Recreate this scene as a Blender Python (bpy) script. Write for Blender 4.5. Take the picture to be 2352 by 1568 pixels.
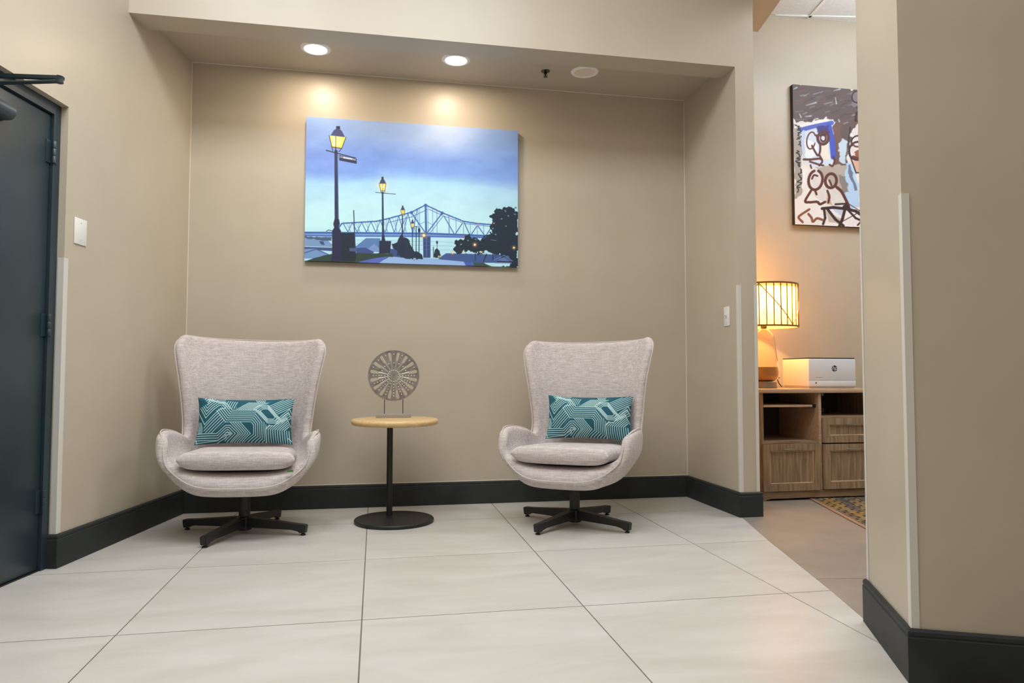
import bpy, bmesh, math, random
import numpy as np
from mathutils import Vector, Matrix
random.seed(4); rng = np.random.default_rng(7)
for o in list(bpy.data.objects): bpy.data.objects.remove(o)
SC = bpy.context.scene
COL = SC.collection
PI = math.pi

# ------------------------------------------------------------------ camera
CAM = Vector((1.2145, -4.9387, 0.90))
YAW, PITCH, ROLL = 0.1897, 0.0455, 0.0011
fw = Vector((math.sin(YAW)*math.cos(PITCH), math.cos(YAW)*math.cos(PITCH), math.sin(PITCH)))
rt = Vector((math.cos(YAW), -math.sin(YAW), 0)); up = rt.cross(fw)
rt, up = math.cos(ROLL)*rt+math.sin(ROLL)*up, -math.sin(ROLL)*rt+math.cos(ROLL)*up
cd = bpy.data.cameras.new('camera'); cd.sensor_width = 36.0; cd.lens = 1630.7/2352*36
cd.clip_start = 0.05; cd.clip_end = 60
co = bpy.data.objects.new('camera', cd); COL.objects.link(co)
co.matrix_world = Matrix(((rt.x, up.x, -fw.x, CAM.x), (rt.y, up.y, -fw.y, CAM.y), (rt.z, up.z, -fw.z, CAM.z), (0, 0, 0, 1)))
SC.camera = co

# ------------------------------------------------------------------ world, room lights, exposure
w = bpy.data.worlds.new('world'); SC.world = w; w.use_nodes = True
w.node_tree.nodes['Background'].inputs[0].default_value = (0.9, 0.95, 1, 1)
w.node_tree.nodes['Background'].inputs[1].default_value = 0.3
SC.view_settings.view_transform = 'Standard'; SC.view_settings.look = 'None'
SC.view_settings.gamma = 1.0; SC.view_settings.use_curve_mapping = False
SC.view_settings.exposure = 0.11
CEIL = 3.9
def area(name, loc, sx, sy, power, color, rot=(0, 0, 0), shape='RECTANGLE', spread=PI):
    l = bpy.data.lights.new(name, 'AREA'); l.shape = shape; l.size = sx; l.size_y = sy
    l.energy = power; l.color = color; l.spread = spread
    o = bpy.data.objects.new(name, l); COL.objects.link(o); o.location = loc; o.rotation_euler = rot
    return o
# lobby ceiling panels, office ceiling panels (all flush with their ceilings)
LOBBY = (0.935, 0.975, 1.0)
for x, y, p in ((0.35, -2.6, 51), (1.75, -2.6, 51), (0.35, -4.6, 17), (1.75, -4.6, 17), (0.8, -6.6, 11)):
    area('lobby_panel_lamp', (x, y, CEIL-.02), 1.15, 1.15, p, LOBBY if y > -4 else (1.0, 0.92, 0.82))
for x, y, p in ((4.75, -1.5, 19), (5.6, -1.2, 11)):
    area('office_panel_lamp', (x, y, 3.81), 1.0, 0.6, p, (0.96, 0.98, 1.0))

area('office_fill_uplight', (5.3, -1.1, 3.35), 1.2, .3, 46, (0.84, 0.94, 1.0), (PI, 0, 0))  # unseen uplight added to brighten the office ceiling

# ------------------------------------------------------------------ helpers
def lin(c):
    return tuple(((v/255)/12.92 if v/255 <= .04045 else ((v/255+.055)/1.055)**2.4) for v in c)
def nlin(a):
    a = np.asarray(a, float)/255
    return np.where(a <= .04045, a/12.92, ((a+.055)/1.055)**2.4)
MATS = {}
def mat(name, rgb, rough=.5, metal=0, spec=.5, **kw):
    if name in MATS: return MATS[name]
    m = bpy.data.materials.new(name); m.use_nodes = True
    b = m.node_tree.nodes['Principled BSDF']
    b.inputs['Base Color'].default_value = (*lin(rgb), 1)
    b.inputs['Roughness'].default_value = rough; b.inputs['Metallic'].default_value = metal
    b.inputs['Specular IOR Level'].default_value = spec
    for k, v in kw.items():
        b.inputs[k.replace('_', ' ')].default_value = v
    MATS[name] = m
    return m
def nd(m, t, **kw):
    n = m.node_tree.nodes.new(t)
    for k, v in kw.items(): setattr(n, k, v)
    return n
def noise_var(m, c1, c2, scale, stretch=(1, 1, 1), detail=3, bump=0, bump_scale=None, lo=.35, hi=.65, coord='Object', rot=(0, 0, 0), dist=.002):
    """noise between two colours in base colour, optional bump from a second noise"""
    nt = m.node_tree; L = nt.links.new; b = nt.nodes['Principled BSDF']
    tc = nd(m, 'ShaderNodeTexCoord'); mp = nd(m, 'ShaderNodeMapping'); L(tc.outputs[coord], mp.inputs[0])
    mp.inputs['Scale'].default_value = stretch; mp.inputs['Rotation'].default_value = rot
    n = nd(m, 'ShaderNodeTexNoise'); n.inputs['Scale'].default_value = scale; n.inputs['Detail'].default_value = detail
    L(mp.outputs[0], n.inputs['Vector'])
    r = nd(m, 'ShaderNodeValToRGB'); r.color_ramp.elements[0].position = lo; r.color_ramp.elements[1].position = hi
    r.color_ramp.elements[0].color = (*lin(c1), 1); r.color_ramp.elements[1].color = (*lin(c2), 1)
    L(n.outputs['Fac'], r.inputs[0]); L(r.outputs[0], b.inputs['Base Color'])
    if bump:
        n2 = nd(m, 'ShaderNodeTexNoise'); n2.inputs['Scale'].default_value = bump_scale or scale; n2.inputs['Detail'].default_value = 2
        L(mp.outputs[0], n2.inputs['Vector'])
        bp = nd(m, 'ShaderNodeBump'); bp.inputs['Strength'].default_value = bump; bp.inputs['Distance'].default_value = dist
        L(n2.outputs['Fac'], bp.inputs['Height']); L(bp.outputs[0], b.inputs['Normal'])
    return r.outputs[0]
def link(o, parent=None):
    COL.objects.link(o)
    if parent: o.parent = parent
    return o
def mesh(name, v, f, m, parent=None, smooth=False):
    me = bpy.data.meshes.new(name); me.from_pydata([tuple(map(float, q)) for q in v], [], [tuple(map(int, q)) for q in f]); me.update()
    if m: me.materials.append(m)
    if smooth: me.polygons.foreach_set('use_smooth', [True]*len(me.polygons))
    return link(bpy.data.objects.new(name, me), parent)
def from_bm(name, bm, m, parent=None, smooth=False, angle=None):
    bmesh.ops.recalc_face_normals(bm, faces=bm.faces)
    me = bpy.data.meshes.new(name); bm.to_mesh(me); bm.free()
    if m: me.materials.append(m)
    if smooth or angle: me.polygons.foreach_set('use_smooth', [True]*len(me.polygons))
    o = link(bpy.data.objects.new(name, me), parent)
    if angle: me.set_sharp_from_angle(angle=math.radians(angle))
    return o
def add_box(bm, x0, x1, y0, y1, z0, z1, bev=0, seg=2, M=None):
    r = bmesh.ops.create_cube(bm, size=1)
    vs = r['verts']
    for v in vs: v.co = Vector((x0+(v.co.x+.5)*(x1-x0), y0+(v.co.y+.5)*(y1-y0), z0+(v.co.z+.5)*(z1-z0)))
    if M:
        for v in vs: v.co = M @ v.co
    if bev:
        es = list({e for v in vs for e in v.link_edges})
        bmesh.ops.bevel(bm, geom=es, offset=bev, segments=seg, affect='EDGES', profile=.5)
def box(name, x0, x1, y0, y1, z0, z1, m, parent=None, bev=0, seg=2, M=None):
    bm = bmesh.new(); add_box(bm, x0, x1, y0, y1, z0, z1, bev, seg, M)
    return from_bm(name, bm, m, parent, angle=35 if bev else None)
def add_prism(bm, poly, z0, z1, M=None):
    T = M or Matrix()
    lo = [bm.verts.new(T @ Vector((x, y, z0))) for x, y in poly]; hi = [bm.verts.new(T @ Vector((x, y, z1))) for x, y in poly]
    n = len(poly); bm.faces.new(lo[::-1]); bm.faces.new(hi)
    for i in range(n): bm.faces.new((lo[i], lo[(i+1) % n], hi[(i+1) % n], hi[i]))
def prism(name, poly, z0, z1, m, parent=None, M=None, bev=0, seg=2):
    bm = bmesh.new(); add_prism(bm, poly, z0, z1, M)
    if bev: bmesh.ops.bevel(bm, geom=list(bm.edges), offset=bev, segments=seg, affect='EDGES', profile=.5)
    return from_bm(name, bm, m, parent, angle=35 if bev else None)
def add_lathe(bm, prof, n=48, M=None, cap=True):
    T = M or Matrix(); rings = []
    for r, z in prof:
        rings.append([bm.verts.new(T @ Vector((r*math.cos(2*PI*k/n), r*math.sin(2*PI*k/n), z))) for k in range(n)])
    for a, b in zip(rings, rings[1:]):
        for k in range(n): bm.faces.new((a[k], a[(k+1) % n], b[(k+1) % n], b[k]))
    if cap: bm.faces.new(rings[0][::-1]); bm.faces.new(rings[-1])
def lathe(name, prof, m, parent=None, n=48, M=None, cap=True, angle=35):
    bm = bmesh.new(); add_lathe(bm, prof, n, M, cap)
    return from_bm(name, bm, m, parent, angle=angle)
def add_tube(bm, pts, r, n=8, closed=False):
    pts = [Vector(p) for p in pts]; rings = []; N = len(pts); prev = None
    for i, p in enumerate(pts):
        a = pts[(i-1) % N] if (closed or i > 0) else p; b = pts[(i+1) % N] if (closed or i < N-1) else p
        t = (b-a).normalized()
        if prev is None:
            s = t.orthogonal().normalized()
        else:
            s = (prev-t*prev.dot(t)).normalized()
        prev = s; q = t.cross(s)
        rr = r[i] if isinstance(r, (list, tuple)) else r
        rings.append([bm.verts.new(p+rr*(math.cos(2*PI*k/n)*s+math.sin(2*PI*k/n)*q)) for k in range(n)])
    for i in range(N if closed else N-1):
        a, b = rings[i], rings[(i+1) % N]
        for k in range(n): bm.faces.new((a[k], a[(k+1) % n], b[(k+1) % n], b[k]))
    if not closed: bm.faces.new(rings[0][::-1]); bm.faces.new(rings[-1])
def tube(name, pts, r, m, parent=None, n=8, closed=False):
    bm = bmesh.new(); add_tube(bm, pts, r, n, closed)
    return from_bm(name, bm, m, parent, angle=50)
def empty(name, loc=(0, 0, 0), rz=0):
    o = bpy.data.objects.new(name, None); o.empty_display_size = .1; COL.objects.link(o); o.location = loc; o.rotation_euler = (0, 0, rz)
    return o
def tag(o, label, cat, group=None):
    o['label'] = label; o['category'] = cat
    if group: o['group'] = group
    return o
def struct(o, label=None):
    o['kind'] = 'structure'
    if label: o['label'] = label
    return o
def clip(poly, a, n):
    """keep the side of the line through a where (p-a).n >= 0"""
    out = []
    for i in range(len(poly)):
        p, q = poly[i], poly[(i+1) % len(poly)]
        dp = (p[0]-a[0])*n[0]+(p[1]-a[1])*n[1]; dq = (q[0]-a[0])*n[0]+(q[1]-a[1])*n[1]
        if dp >= 0: out.append(p)
        if dp*dq < 0:
            t = dp/(dp-dq); out.append((p[0]+t*(q[0]-p[0]), p[1]+t*(q[1]-p[1])))
    return out
def copy_tree(o, parent=None):
    c = o.copy(); COL.objects.link(c); c.parent = parent
    for ch in o.children: copy_tree(ch, c)
    return c
def cr(keys, t):
    """Catmull-Rom through keys [(t, vec)]"""
    ts = [k[0] for k in keys]; P = [np.array(k[1], float) for k in keys]
    t = min(max(t, ts[0]), ts[-1]); i = max(0, min(len(ts)-2, int(np.searchsorted(ts, t, side='right'))-1))
    h = ts[i+1]-ts[i]; s = (t-ts[i])/h
    def tan(j):
        if j == 0: return (P[1]-P[0])/(ts[1]-ts[0])
        if j == len(P)-1: return (P[-1]-P[-2])/(ts[-1]-ts[-2])
        return (P[j+1]-P[j-1])/(ts[j+1]-ts[j-1])
    return (2*s**3-3*s**2+1)*P[i]+(s**3-2*s**2+s)*h*tan(i)+(-2*s**3+3*s**2)*P[i+1]+(s**3-s**2)*h*tan(i+1)

# ------------------------------------------------------------------ materials
WALL = mat('tan_wall_paint', (192, 181, 163), .38, spec=.5)
noise_var(WALL, (190, 179, 161), (194, 183, 165), 3, bump=.05, bump_scale=260, coord='Object')
BASE = mat('charcoal_trim_paint', (60, 63, 65), .5, spec=.22)
noise_var(BASE, (45, 49, 50), (52, 56, 57), 6, bump=.04, bump_scale=90)
CEILM = mat('white_ceiling', (232, 234, 236), .8)
TILE = mat('beige_porcelain', (205, 198, 188), .36, spec=.45)
def tile_nodes(m):
    nt = m.node_tree; L = nt.links.new; b = nt.nodes['Principled BSDF']
    tc = nd(m, 'ShaderNodeTexCoord'); oi = nd(m, 'ShaderNodeObjectInfo')
    ad = nd(m, 'ShaderNodeVectorMath', operation='MULTIPLY_ADD'); ad.inputs[1].default_value = (1, 1, 1)
    cmb = nd(m, 'ShaderNodeCombineXYZ'); mu = nd(m, 'ShaderNodeMath', operation='MULTIPLY'); mu.inputs[1].default_value = 40
    L(oi.outputs['Random'], mu.inputs[0]); L(mu.outputs[0], cmb.inputs[0]); L(mu.outputs[0], cmb.inputs[1])
    L(tc.outputs['Object'], ad.inputs[0]); L(cmb.outputs[0], ad.inputs[2])
    mp = nd(m, 'ShaderNodeMapping'); mp.inputs['Scale'].default_value = (.8, 2.6, 1); mp.inputs['Rotation'].default_value = (0, 0, .25); L(ad.outputs[0], mp.inputs[0])
    n = nd(m, 'ShaderNodeTexNoise'); n.inputs['Scale'].default_value = 1.9; n.inputs['Detail'].default_value = 4; n.inputs['Roughness'].default_value = .6; n.inputs['Distortion'].default_value = .5
    L(mp.outputs[0], n.inputs['Vector'])
    r = nd(m, 'ShaderNodeValToRGB'); e = r.color_ramp.elements
    e[0].position = .3; e[1].position = .72; e[0].color = (*lin((187, 183, 176)), 1); e[1].color = (*lin((205, 203, 198)), 1)
    x = e.new(.52); x.color = (*lin((197, 194, 188)), 1)
    L(n.outputs['Fac'], r.inputs[0]); L(r.outputs[0], b.inputs['Base Color'])
tile_nodes(TILE)
GROUT = mat('grout', (120, 108, 98), .8)
HALLF = mat('grey_sheet_vinyl', (158, 146, 133), .4); noise_var(HALLF, (143, 134, 124), (152, 142, 131), 5)
GUARD = mat('corner_guard_plastic', (214, 212, 204), .35)
DOORM = mat('slate_door_paint', (72, 82, 90), .36); noise_var(DOORM, (39, 54, 62), (44, 59, 67), 4, bump=.06, bump_scale=60)
CLOSERM = mat('closer_metal', (44, 58, 62), .35, .3)
WHITEP = mat('white_plastic', (232, 232, 228), .35)
BLACK = mat('black_powder_coat', (28, 28, 28), .42)
BLACKG = mat('black_glide', (14, 14, 14), .3)
FABRIC = mat('oatmeal_linen', (205, 190, 181), .85, spec=.2)
def fabric_nodes(m, ca, cb):
    nt = m.node_tree; L = nt.links.new; b = nt.nodes['Principled BSDF']
    tc = nd(m, 'ShaderNodeTexCoord')
    outs = []
    for sc, stretch in ((60, (.28, .9, 3.0)), (60, (4, 1.5, .4)), (240, (1, 1, 1))):
        mp = nd(m, 'ShaderNodeMapping'); mp.inputs['Scale'].default_value = stretch; L(tc.outputs['Object'], mp.inputs[0])
        n = nd(m, 'ShaderNodeTexNoise'); n.inputs['Scale'].default_value = sc; n.inputs['Detail'].default_value = 2
        L(mp.outputs[0], n.inputs['Vector']); outs.append(n.outputs['Fac'])
    a = nd(m, 'ShaderNodeMath', operation='MULTIPLY_ADD'); a.inputs[1].default_value = .5; L(outs[0], a.inputs[0])
    s2 = nd(m, 'ShaderNodeMath', operation='MULTIPLY'); s2.inputs[1].default_value = .25; L(outs[1], s2.inputs[0]); L(s2.outputs[0], a.inputs[2])
    a2 = nd(m, 'ShaderNodeMath', operation='MULTIPLY_ADD'); a2.inputs[1].default_value = .25; L(outs[2], a2.inputs[0]); L(a.outputs[0], a2.inputs[2])
    r = nd(m, 'ShaderNodeValToRGB'); e = r.color_ramp.elements
    e[0].position = .38; e[1].position = .60; e[0].color = (*lin(ca), 1); e[1].color = (*lin(cb), 1)
    L(a2.outputs[0], r.inputs[0]); L(r.outputs[0], b.inputs['Base Color'])
    bp = nd(m, 'ShaderNodeBump'); bp.inputs['Strength'].default_value = .25; bp.inputs['Distance'].default_value = .002
    L(a2.outputs[0], bp.inputs['Height']); L(bp.outputs[0], b.inputs['Normal'])
    b.inputs['Sheen Weight'].default_value = .15
fabric_nodes(FABRIC, (180, 169, 166), (213, 204, 202))
PIPING = mat('linen_piping', (204, 195, 190), .8)
MAPLE = mat('maple_laminate', (214, 180, 128), .3); noise_var(MAPLE, (205, 169, 116), (222, 190, 140), 14, (1, 9, 9), 4)
OAK = mat('weathered_oak', (150, 124, 98), .5)
noise_var(OAK, (128, 103, 79), (171, 146, 118), 9, (7, 7, .6), 5, lo=.3, hi=.7)
OAKH = mat('weathered_oak_across', (150, 124, 98), .5)
noise_var(OAKH, (128, 103, 79), (171, 146, 118), 9, (.6, 7, 7), 5, lo=.3, hi=.7)
OAKTOP = mat('pale_oak_edge', (196, 164, 134), .4); noise_var(OAKTOP, (187, 154, 124), (203, 172, 143), 9, (.6, 7, 7), 4)
NICKEL = mat('brushed_nickel', (190, 186, 180), .3, 1)
PEWTER = mat('aged_pewter', (138, 130, 124), .5, .35); noise_var(PEWTER, (120, 112, 108), (152, 143, 136), 30, bump=.3, bump_scale=90)
PEWTERL = mat('aged_pewter_light', (165, 160, 155), .45, .3)
STUDM = mat('bright_studs', (250, 244, 232), .3, .1)
DARKW = mat('dark_canvas_side', (30, 28, 34), .7)

def attr_mat(name, rough=.6, bump=0):
    m = mat(name, (128, 128, 128), rough, spec=.35)
    a = nd(m, 'ShaderNodeAttribute'); a.attribute_name = 'Col'
    m.node_tree.links.new(a.outputs['Color'], m.node_tree.nodes['Principled BSDF'].inputs['Base Color'])
    if bump:
        tc = nd(m, 'ShaderNodeTexCoord'); n = nd(m, 'ShaderNodeTexNoise'); n.inputs['Scale'].default_value = 500
        bp = nd(m, 'ShaderNodeBump'); bp.inputs['Strength'].default_value = bump; bp.inputs['Distance'].default_value = .001
        L = m.node_tree.links.new; L(tc.outputs['Object'], n.inputs['Vector']); L(n.outputs['Fac'], bp.inputs['Height'])
        L(bp.outputs[0], m.node_tree.nodes['Principled BSDF'].inputs['Normal'])
    return m
def grid_mesh(name, V, col, m, parent=None, smooth=False):
    """V: (ny,nx,3) vertices, col: (ny,nx,3) linear colours"""
    ny, nx = V.shape[:2]
    idx = np.arange(ny*nx).reshape(ny, nx)
    q = np.stack([idx[:-1, :-1], idx[:-1, 1:], idx[1:, 1:], idx[1:, :-1]], -1).reshape(-1, 4)
    me = bpy.data.meshes.new(name)
    me.vertices.add(ny*nx); me.vertices.foreach_set('co', V.reshape(-1).astype(np.float32))
    me.loops.add(q.size); me.loops.foreach_set('vertex_index', q.reshape(-1).astype(np.int32))
    me.polygons.add(len(q)); me.polygons.foreach_set('loop_start', np.arange(0, q.size, 4, dtype=np.int32))
    me.update(calc_edges=True)
    a = me.color_attributes.new('Col', 'FLOAT_COLOR', 'POINT')
    c4 = np.ones((ny*nx, 4), np.float32); c4[:, :3] = col.reshape(-1, 3)
    a.data.foreach_set('color', c4.reshape(-1))
    me.materials.append(m)
    me.polygons.foreach_set('use_smooth', [smooth]*len(me.polygons))
    return link(bpy.data.objects.new(name, me), parent)

class Raster:
    """flat print painted on a grid of sample points (sRGB 0..255), anti-aliased by distance"""
    def __init__(s, X, Y, aa): s.X, s.Y, s.aa = X, Y, aa; s.wk = 1.0; s.C = np.zeros(X.shape+(3,)); s.C[:] = 128
    def blend(s, a, c): s.C[:] = s.C+(np.asarray(c, float)-s.C)*np.clip(a, 0, 1)[..., None]
    def sub(s, x0, x1, y0, y1):
        m = (s.X >= x0) & (s.X <= x1) & (s.Y >= y0) & (s.Y <= y1)
        return np.nonzero(m)
    def put(s, I, a, c):
        a = np.clip(a, 0, 1)[:, None]; s.C[I] = s.C[I]+(np.asarray(c, float)-s.C[I])*a
    def seg(s, p, q, wd, c, al=1., w2=None):
        wd = wd*s.wk; w2 = wd if w2 is None else w2*s.wk; M = max(wd, w2)/2+s.aa*2
        I = s.sub(min(p[0], q[0])-M, max(p[0], q[0])+M, min(p[1], q[1])-M, max(p[1], q[1])+M)
        x, y = s.X[I], s.Y[I]; dx, dy = q[0]-p[0], q[1]-p[1]; L2 = dx*dx+dy*dy+1e-9
        t = np.clip(((x-p[0])*dx+(y-p[1])*dy)/L2, 0, 1)
        d = np.hypot(x-p[0]-t*dx, y-p[1]-t*dy); h = (wd+(w2-wd)*t)/2
        s.put(I, al*((h-d)/s.aa+.5), c)
    def line(s, pts, wd, c, al=1.):
        for p, q in zip(pts, pts[1:]): s.seg(p, q, wd, c, al)
    def curve(s, pts, wd, c, al=1., n=8):
        k = [(i, p) for i, p in enumerate(pts)]
        P = [cr(k, i/n) for i in range((len(pts)-1)*n+1)]
        s.line(P, wd, c, al)
    def poly(s, P, c, al=1., rag=0):
        xs = [p[0] for p in P]; ys = [p[1] for p in P]
        I = s.sub(min(xs)-2*s.aa-rag, max(xs)+2*s.aa+rag, min(ys)-2*s.aa-rag, max(ys)+2*s.aa+rag)
        x, y = s.X[I], s.Y[I]
        if rag: x, y = x+rag*s.fbm(x*.018, y*.018, 5), y+rag*s.fbm(x*.019+9, y*.018+5, 5)
        ins = np.zeros(x.shape, bool); dm = np.full(x.shape, 1e9)
        for i in range(len(P)):
            a, b = P[i], P[(i+1) % len(P)]
            dx, dy = b[0]-a[0], b[1]-a[1]
            t = np.clip(((x-a[0])*dx+(y-a[1])*dy)/(dx*dx+dy*dy+1e-9), 0, 1)
            dm = np.minimum(dm, np.hypot(x-a[0]-t*dx, y-a[1]-t*dy))
            cnd = (a[1] > y) != (b[1] > y)
            with np.errstate(divide='ignore', invalid='ignore'):
                xi = a[0]+(y-a[1])*dx/(dy if dy else 1e-9)
            ins ^= cnd & (x < xi)
        sd = np.where(ins, dm, -dm)
        s.put(I, al*(sd/s.aa+.5), c)
    def disc(s, c0, r, c, al=1., ry=None):
        ry = ry or r; M = 2*s.aa
        I = s.sub(c0[0]-r-M, c0[0]+r+M, c0[1]-ry-M, c0[1]+ry+M)
        d = np.hypot((s.X[I]-c0[0])/r, (s.Y[I]-c0[1])/ry)
        s.put(I, al*((1-d)*min(r, ry)/s.aa+.5), c)
    def glow(s, c0, r, c, al):
        I = s.sub(c0[0]-2.5*r, c0[0]+2.5*r, c0[1]-2.5*r, c0[1]+2.5*r)
        d2 = ((s.X[I]-c0[0])**2+(s.Y[I]-c0[1])**2)/(r*r)
        s.put(I, al*np.exp(-d2), c)
    def wash(s, cx, cy, rx, ry, c, al):
        s.blend(al*np.exp(-((s.X-cx)/rx)**2-((s.Y-cy)/ry)**2), c)
    _T = rng.random((64, 64))
    @classmethod
    def nz(cls, x, y):
        xi = np.floor(x).astype(int); yi = np.floor(y).astype(int); fx = x-xi; fy = y-yi
        fx = fx*fx*(3-2*fx); fy = fy*fy*(3-2*fy); T = cls._T; g = lambda a, b: T[a % 64, b % 64]
        return ((g(xi, yi)*(1-fx)+g(xi+1, yi)*fx)*(1-fy)+(g(xi, yi+1)*(1-fx)+g(xi+1, yi+1)*fx)*fy)*2-1
    @classmethod
    def fbm(cls, x, y, o=4): return sum(cls.nz(x*2**k+7*k, y*2**k+3*k)*.5**k for k in range(o))
def homography(dst):
    """unit square (0,0)(1,0)(1,1)(0,1) -> dst"""
    src = [(0, 0), (1, 0), (1, 1), (0, 1)]; A = []; B = []
    for (u, v), (x, y) in zip(src, dst):
        A += [[u, v, 1, 0, 0, 0, -u*x, -v*x], [0, 0, 0, u, v, 1, -u*y, -v*y]]; B += [x, y]
    h = np.append(np.linalg.solve(np.array(A, float), np.array(B, float)), 1).reshape(3, 3)
    return lambda U, V: ((h[0, 0]*U+h[0, 1]*V+h[0, 2])/(h[2, 0]*U+h[2, 1]*V+1), (h[1, 0]*U+h[1, 1]*V+h[1, 2])/(h[2, 0]*U+h[2, 1]*V+1))

# ================================================================== THE SETTING
W, H, D, HH, P, HB = 3.483, 2.964, .776, 2.889, .131, .155
LD = Vector((-.18025, -.98362, 0)); LN = Vector((.98362, -.18025, 0))
LM = Matrix(((LD.x, LN.x, 0, 0), (LD.y, LN.y, 0, 0), (0, 0, 1, 0), (0, 0, 0, 1)))          # (along wall, off wall, up)
LV = Matrix(((LD.x, 0, LN.x, 0), (LD.y, 0, LN.y, 0), (0, 1, 0, 0), (0, 0, 0, 1)))          # (along wall, up, off wall)
S0 = 1.2927
def lp(s, o, z=0): return LM @ Vector((s, o, z))
A = Vector((2.979, -2.612)); B = Vector((2.769, -3.076)); AB = (B-A).normalized(); BC = Vector((-AB.y, AB.x))
if BC.x < 0: BC = -BC
ROWS = [0.0, -.5228, -1.3784, -2.2403, -3.105, -3.97]
COLS = [-2.17, -1.33, -.488, .3447, 1.1741, 2.0161, 2.8824, 3.75]
EDGE = [(3.577, -.5228), (3.312, -1.38), (3.085, -2.24), (2.975, -2.62), (2.83, -3.10), (2.6, -3.97)]

# floor: grout bed with every tile its own piece
fl = struct(box('floor', -2.4, 6.6, -8.6, .36, -.06, -.003, GROUT), 'pale beige porcelain tile floor with thin dark grout lines')
g = .0025
fullmesh = {}
for r in range(5):
    for c in range(7):
        x0, x1, y0, y1 = COLS[c]+g, COLS[c+1]-g, ROWS[r+1]+g, ROWS[r]-g
        poly = [(x0, y0), (x1, y0), (x1, y1), (x0, y1)]
        poly = clip(poly, lp(0, -.055).to_2d(), LN.to_2d())
        if r == 0: poly = clip(poly, (W, 0), (-1, 0))
        else:
            a, b = EDGE[r-1], EDGE[r]
            poly = clip(poly, a, (b[1]-a[1], -(b[0]-a[0])))
        if r == 3: poly = clip(poly, A, (-BC.x, -BC.y)) if False else poly
        if len(poly) < 3: continue
        ar = abs(sum(p[0]*q[1]-p[1]*q[0] for p, q in zip(poly, poly[1:]+poly[:1])))/2
        if ar < .004: continue
        cx, cy = sum(p[0] for p in poly)/len(poly), sum(p[1] for p in poly)/len(poly)
        t = prism('tile', [(p[0]-cx, p[1]-cy) for p in poly], -.0045, 0, TILE, fl)
        t.location = (cx, cy, 0)
prism('rear_tiling', [(-2.4, -8.5), (6.4, -8.5), (6.4, -3.975), (-2.4, -3.975)], -.0045, 0, TILE, fl)
hall = [(3.488, -.775), (3.312, -1.38), (3.085, -2.24), (2.975, -2.62), (6.4, -3.97), (6.4, .25), (3.614, .25), (3.614, -.775)]
sn = Vector((.155, .988)); sp = (3.139, -2.082)
hf = struct(prism('floor_hall', hall, -.02, -.0025, GROUT), 'warm grey sheet flooring beyond the tiled lobby')
prism('sheet', clip(hall, (sp[0]+sn.x*.002, sp[1]+sn.y*.002), sn), -.0045, .0005, HALLF, hf)
prism('sheet', clip(hall, (sp[0]-sn.x*.002, sp[1]-sn.y*.002), -sn), -.0045, .0005, HALLF, hf)

# walls
bm = bmesh.new()
add_prism(bm, [(-.12, 0), (S0, 0), (S0, 2.167), (2.37, 2.167), (2.37, 0), (8.6, 0), (8.6, CEIL), (-.12, CEIL)], -.16, 0, LV)
struct(from_bm('wall_left', bm, WALL), 'tan painted wall with the dark door')
struct(box('wall_back', -.14, W, 0, .12, 0, CEIL, WALL), 'tan back wall of the seating alcove')
struct(box('wall_right', W, W+P, -D, .25, 0, CEIL, WALL), 'tan partition closing the alcove on the right')
struct(box('wall_header', -.22, W, -D, -.588, HH, CEIL, WALL), 'pale lit header above the alcove')
struct(box('ceiling_alcove', -.14, W, -.588, 0, H, H+.05, WALL), 'tan painted alcove ceiling')
struct(box('wall_office', W+P, 6.4, .25, .37, 0, CEIL, WALL), 'tan office wall behind the desk')
struct(box('wall_office_side', 6.4, 6.52, -8.6, .37, 0, CEIL, WALL))
struct(box('wall_rear', -2.4, 6.4, -8.72, -8.6, 0, CEIL, WALL))
q = [A, B, B+BC*3.75, A+BC*3.75]
struct(prism('wall_stub', [tuple(v) for v in q], 0, CEIL, WALL), 'tan wall end beside the office opening')
struct(box('ceiling', -2.6, 6.5, -8.72, .37, CEIL, CEIL+.1, CEILM), 'white lobby ceiling')
struct(prism('wall_bulkhead', [(W+P, -.284), (3.938, -.284), (3.853, -.718), (3.75, -1.24), (W+P, -1.24)], 3.4, CEIL, WALL), 'tan bulkhead under the office ceiling')
# office drop ceiling: T-bars and lay-in tiles
oc = struct(prism('ceiling_office', [(W+P, .25), (6.4, .25), (6.4, -3.9), (3.0, -2.6), (W+P, -1.0)], 3.875, CEIL-.002, CEILM), 'white lay-in tile ceiling of the office')
ga = math.radians(-8.8); g1 = Vector((math.cos(ga), math.sin(ga))); g2 = Vector((-g1.y, g1.x)); gn = Vector((4.70, .215))
WTILE = mat('ceiling_tile', (226, 229, 233), .85); noise_var(WTILE, (221, 224, 228), (230, 233, 237), 40, bump=.2, bump_scale=120)
BARM = mat('ceiling_bar', (238, 240, 240), .5)
for i in range(-2, 3):
    for j in range(-4, 1):
        o0 = gn+g1*(i*.61)+g2*(j*.61); k = .009
        poly = [tuple(o0+g1*a+g2*b) for a, b in ((k, k), (.61-k, k), (.61-k, .61-k), (k, .61-k))]
        poly = clip(clip(clip(poly, (0, .248), (0, -1)), (W+P+.004, 0), (1, 0)), (3.65, -1.0), (.9, .3))
        if len(poly) >= 3: prism('ceiling_tile', poly, 3.846, 3.862, WTILE, oc)
for i in range(-2, 4):
    poly = [tuple(gn+g1*(i*.61+a)+g2*b) for a, b in ((-.012, -2.4), (.012, -2.4), (.012, .7), (-.012, .7))]
    poly = clip(clip(clip(poly, (0, .248), (0, -1)), (W+P+.004, 0), (1, 0)), (3.65, -1.0), (.9, .3))
    if len(poly) >= 3: prism('grid_bar', poly, 3.838, 3.846, BARM, oc)
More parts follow.
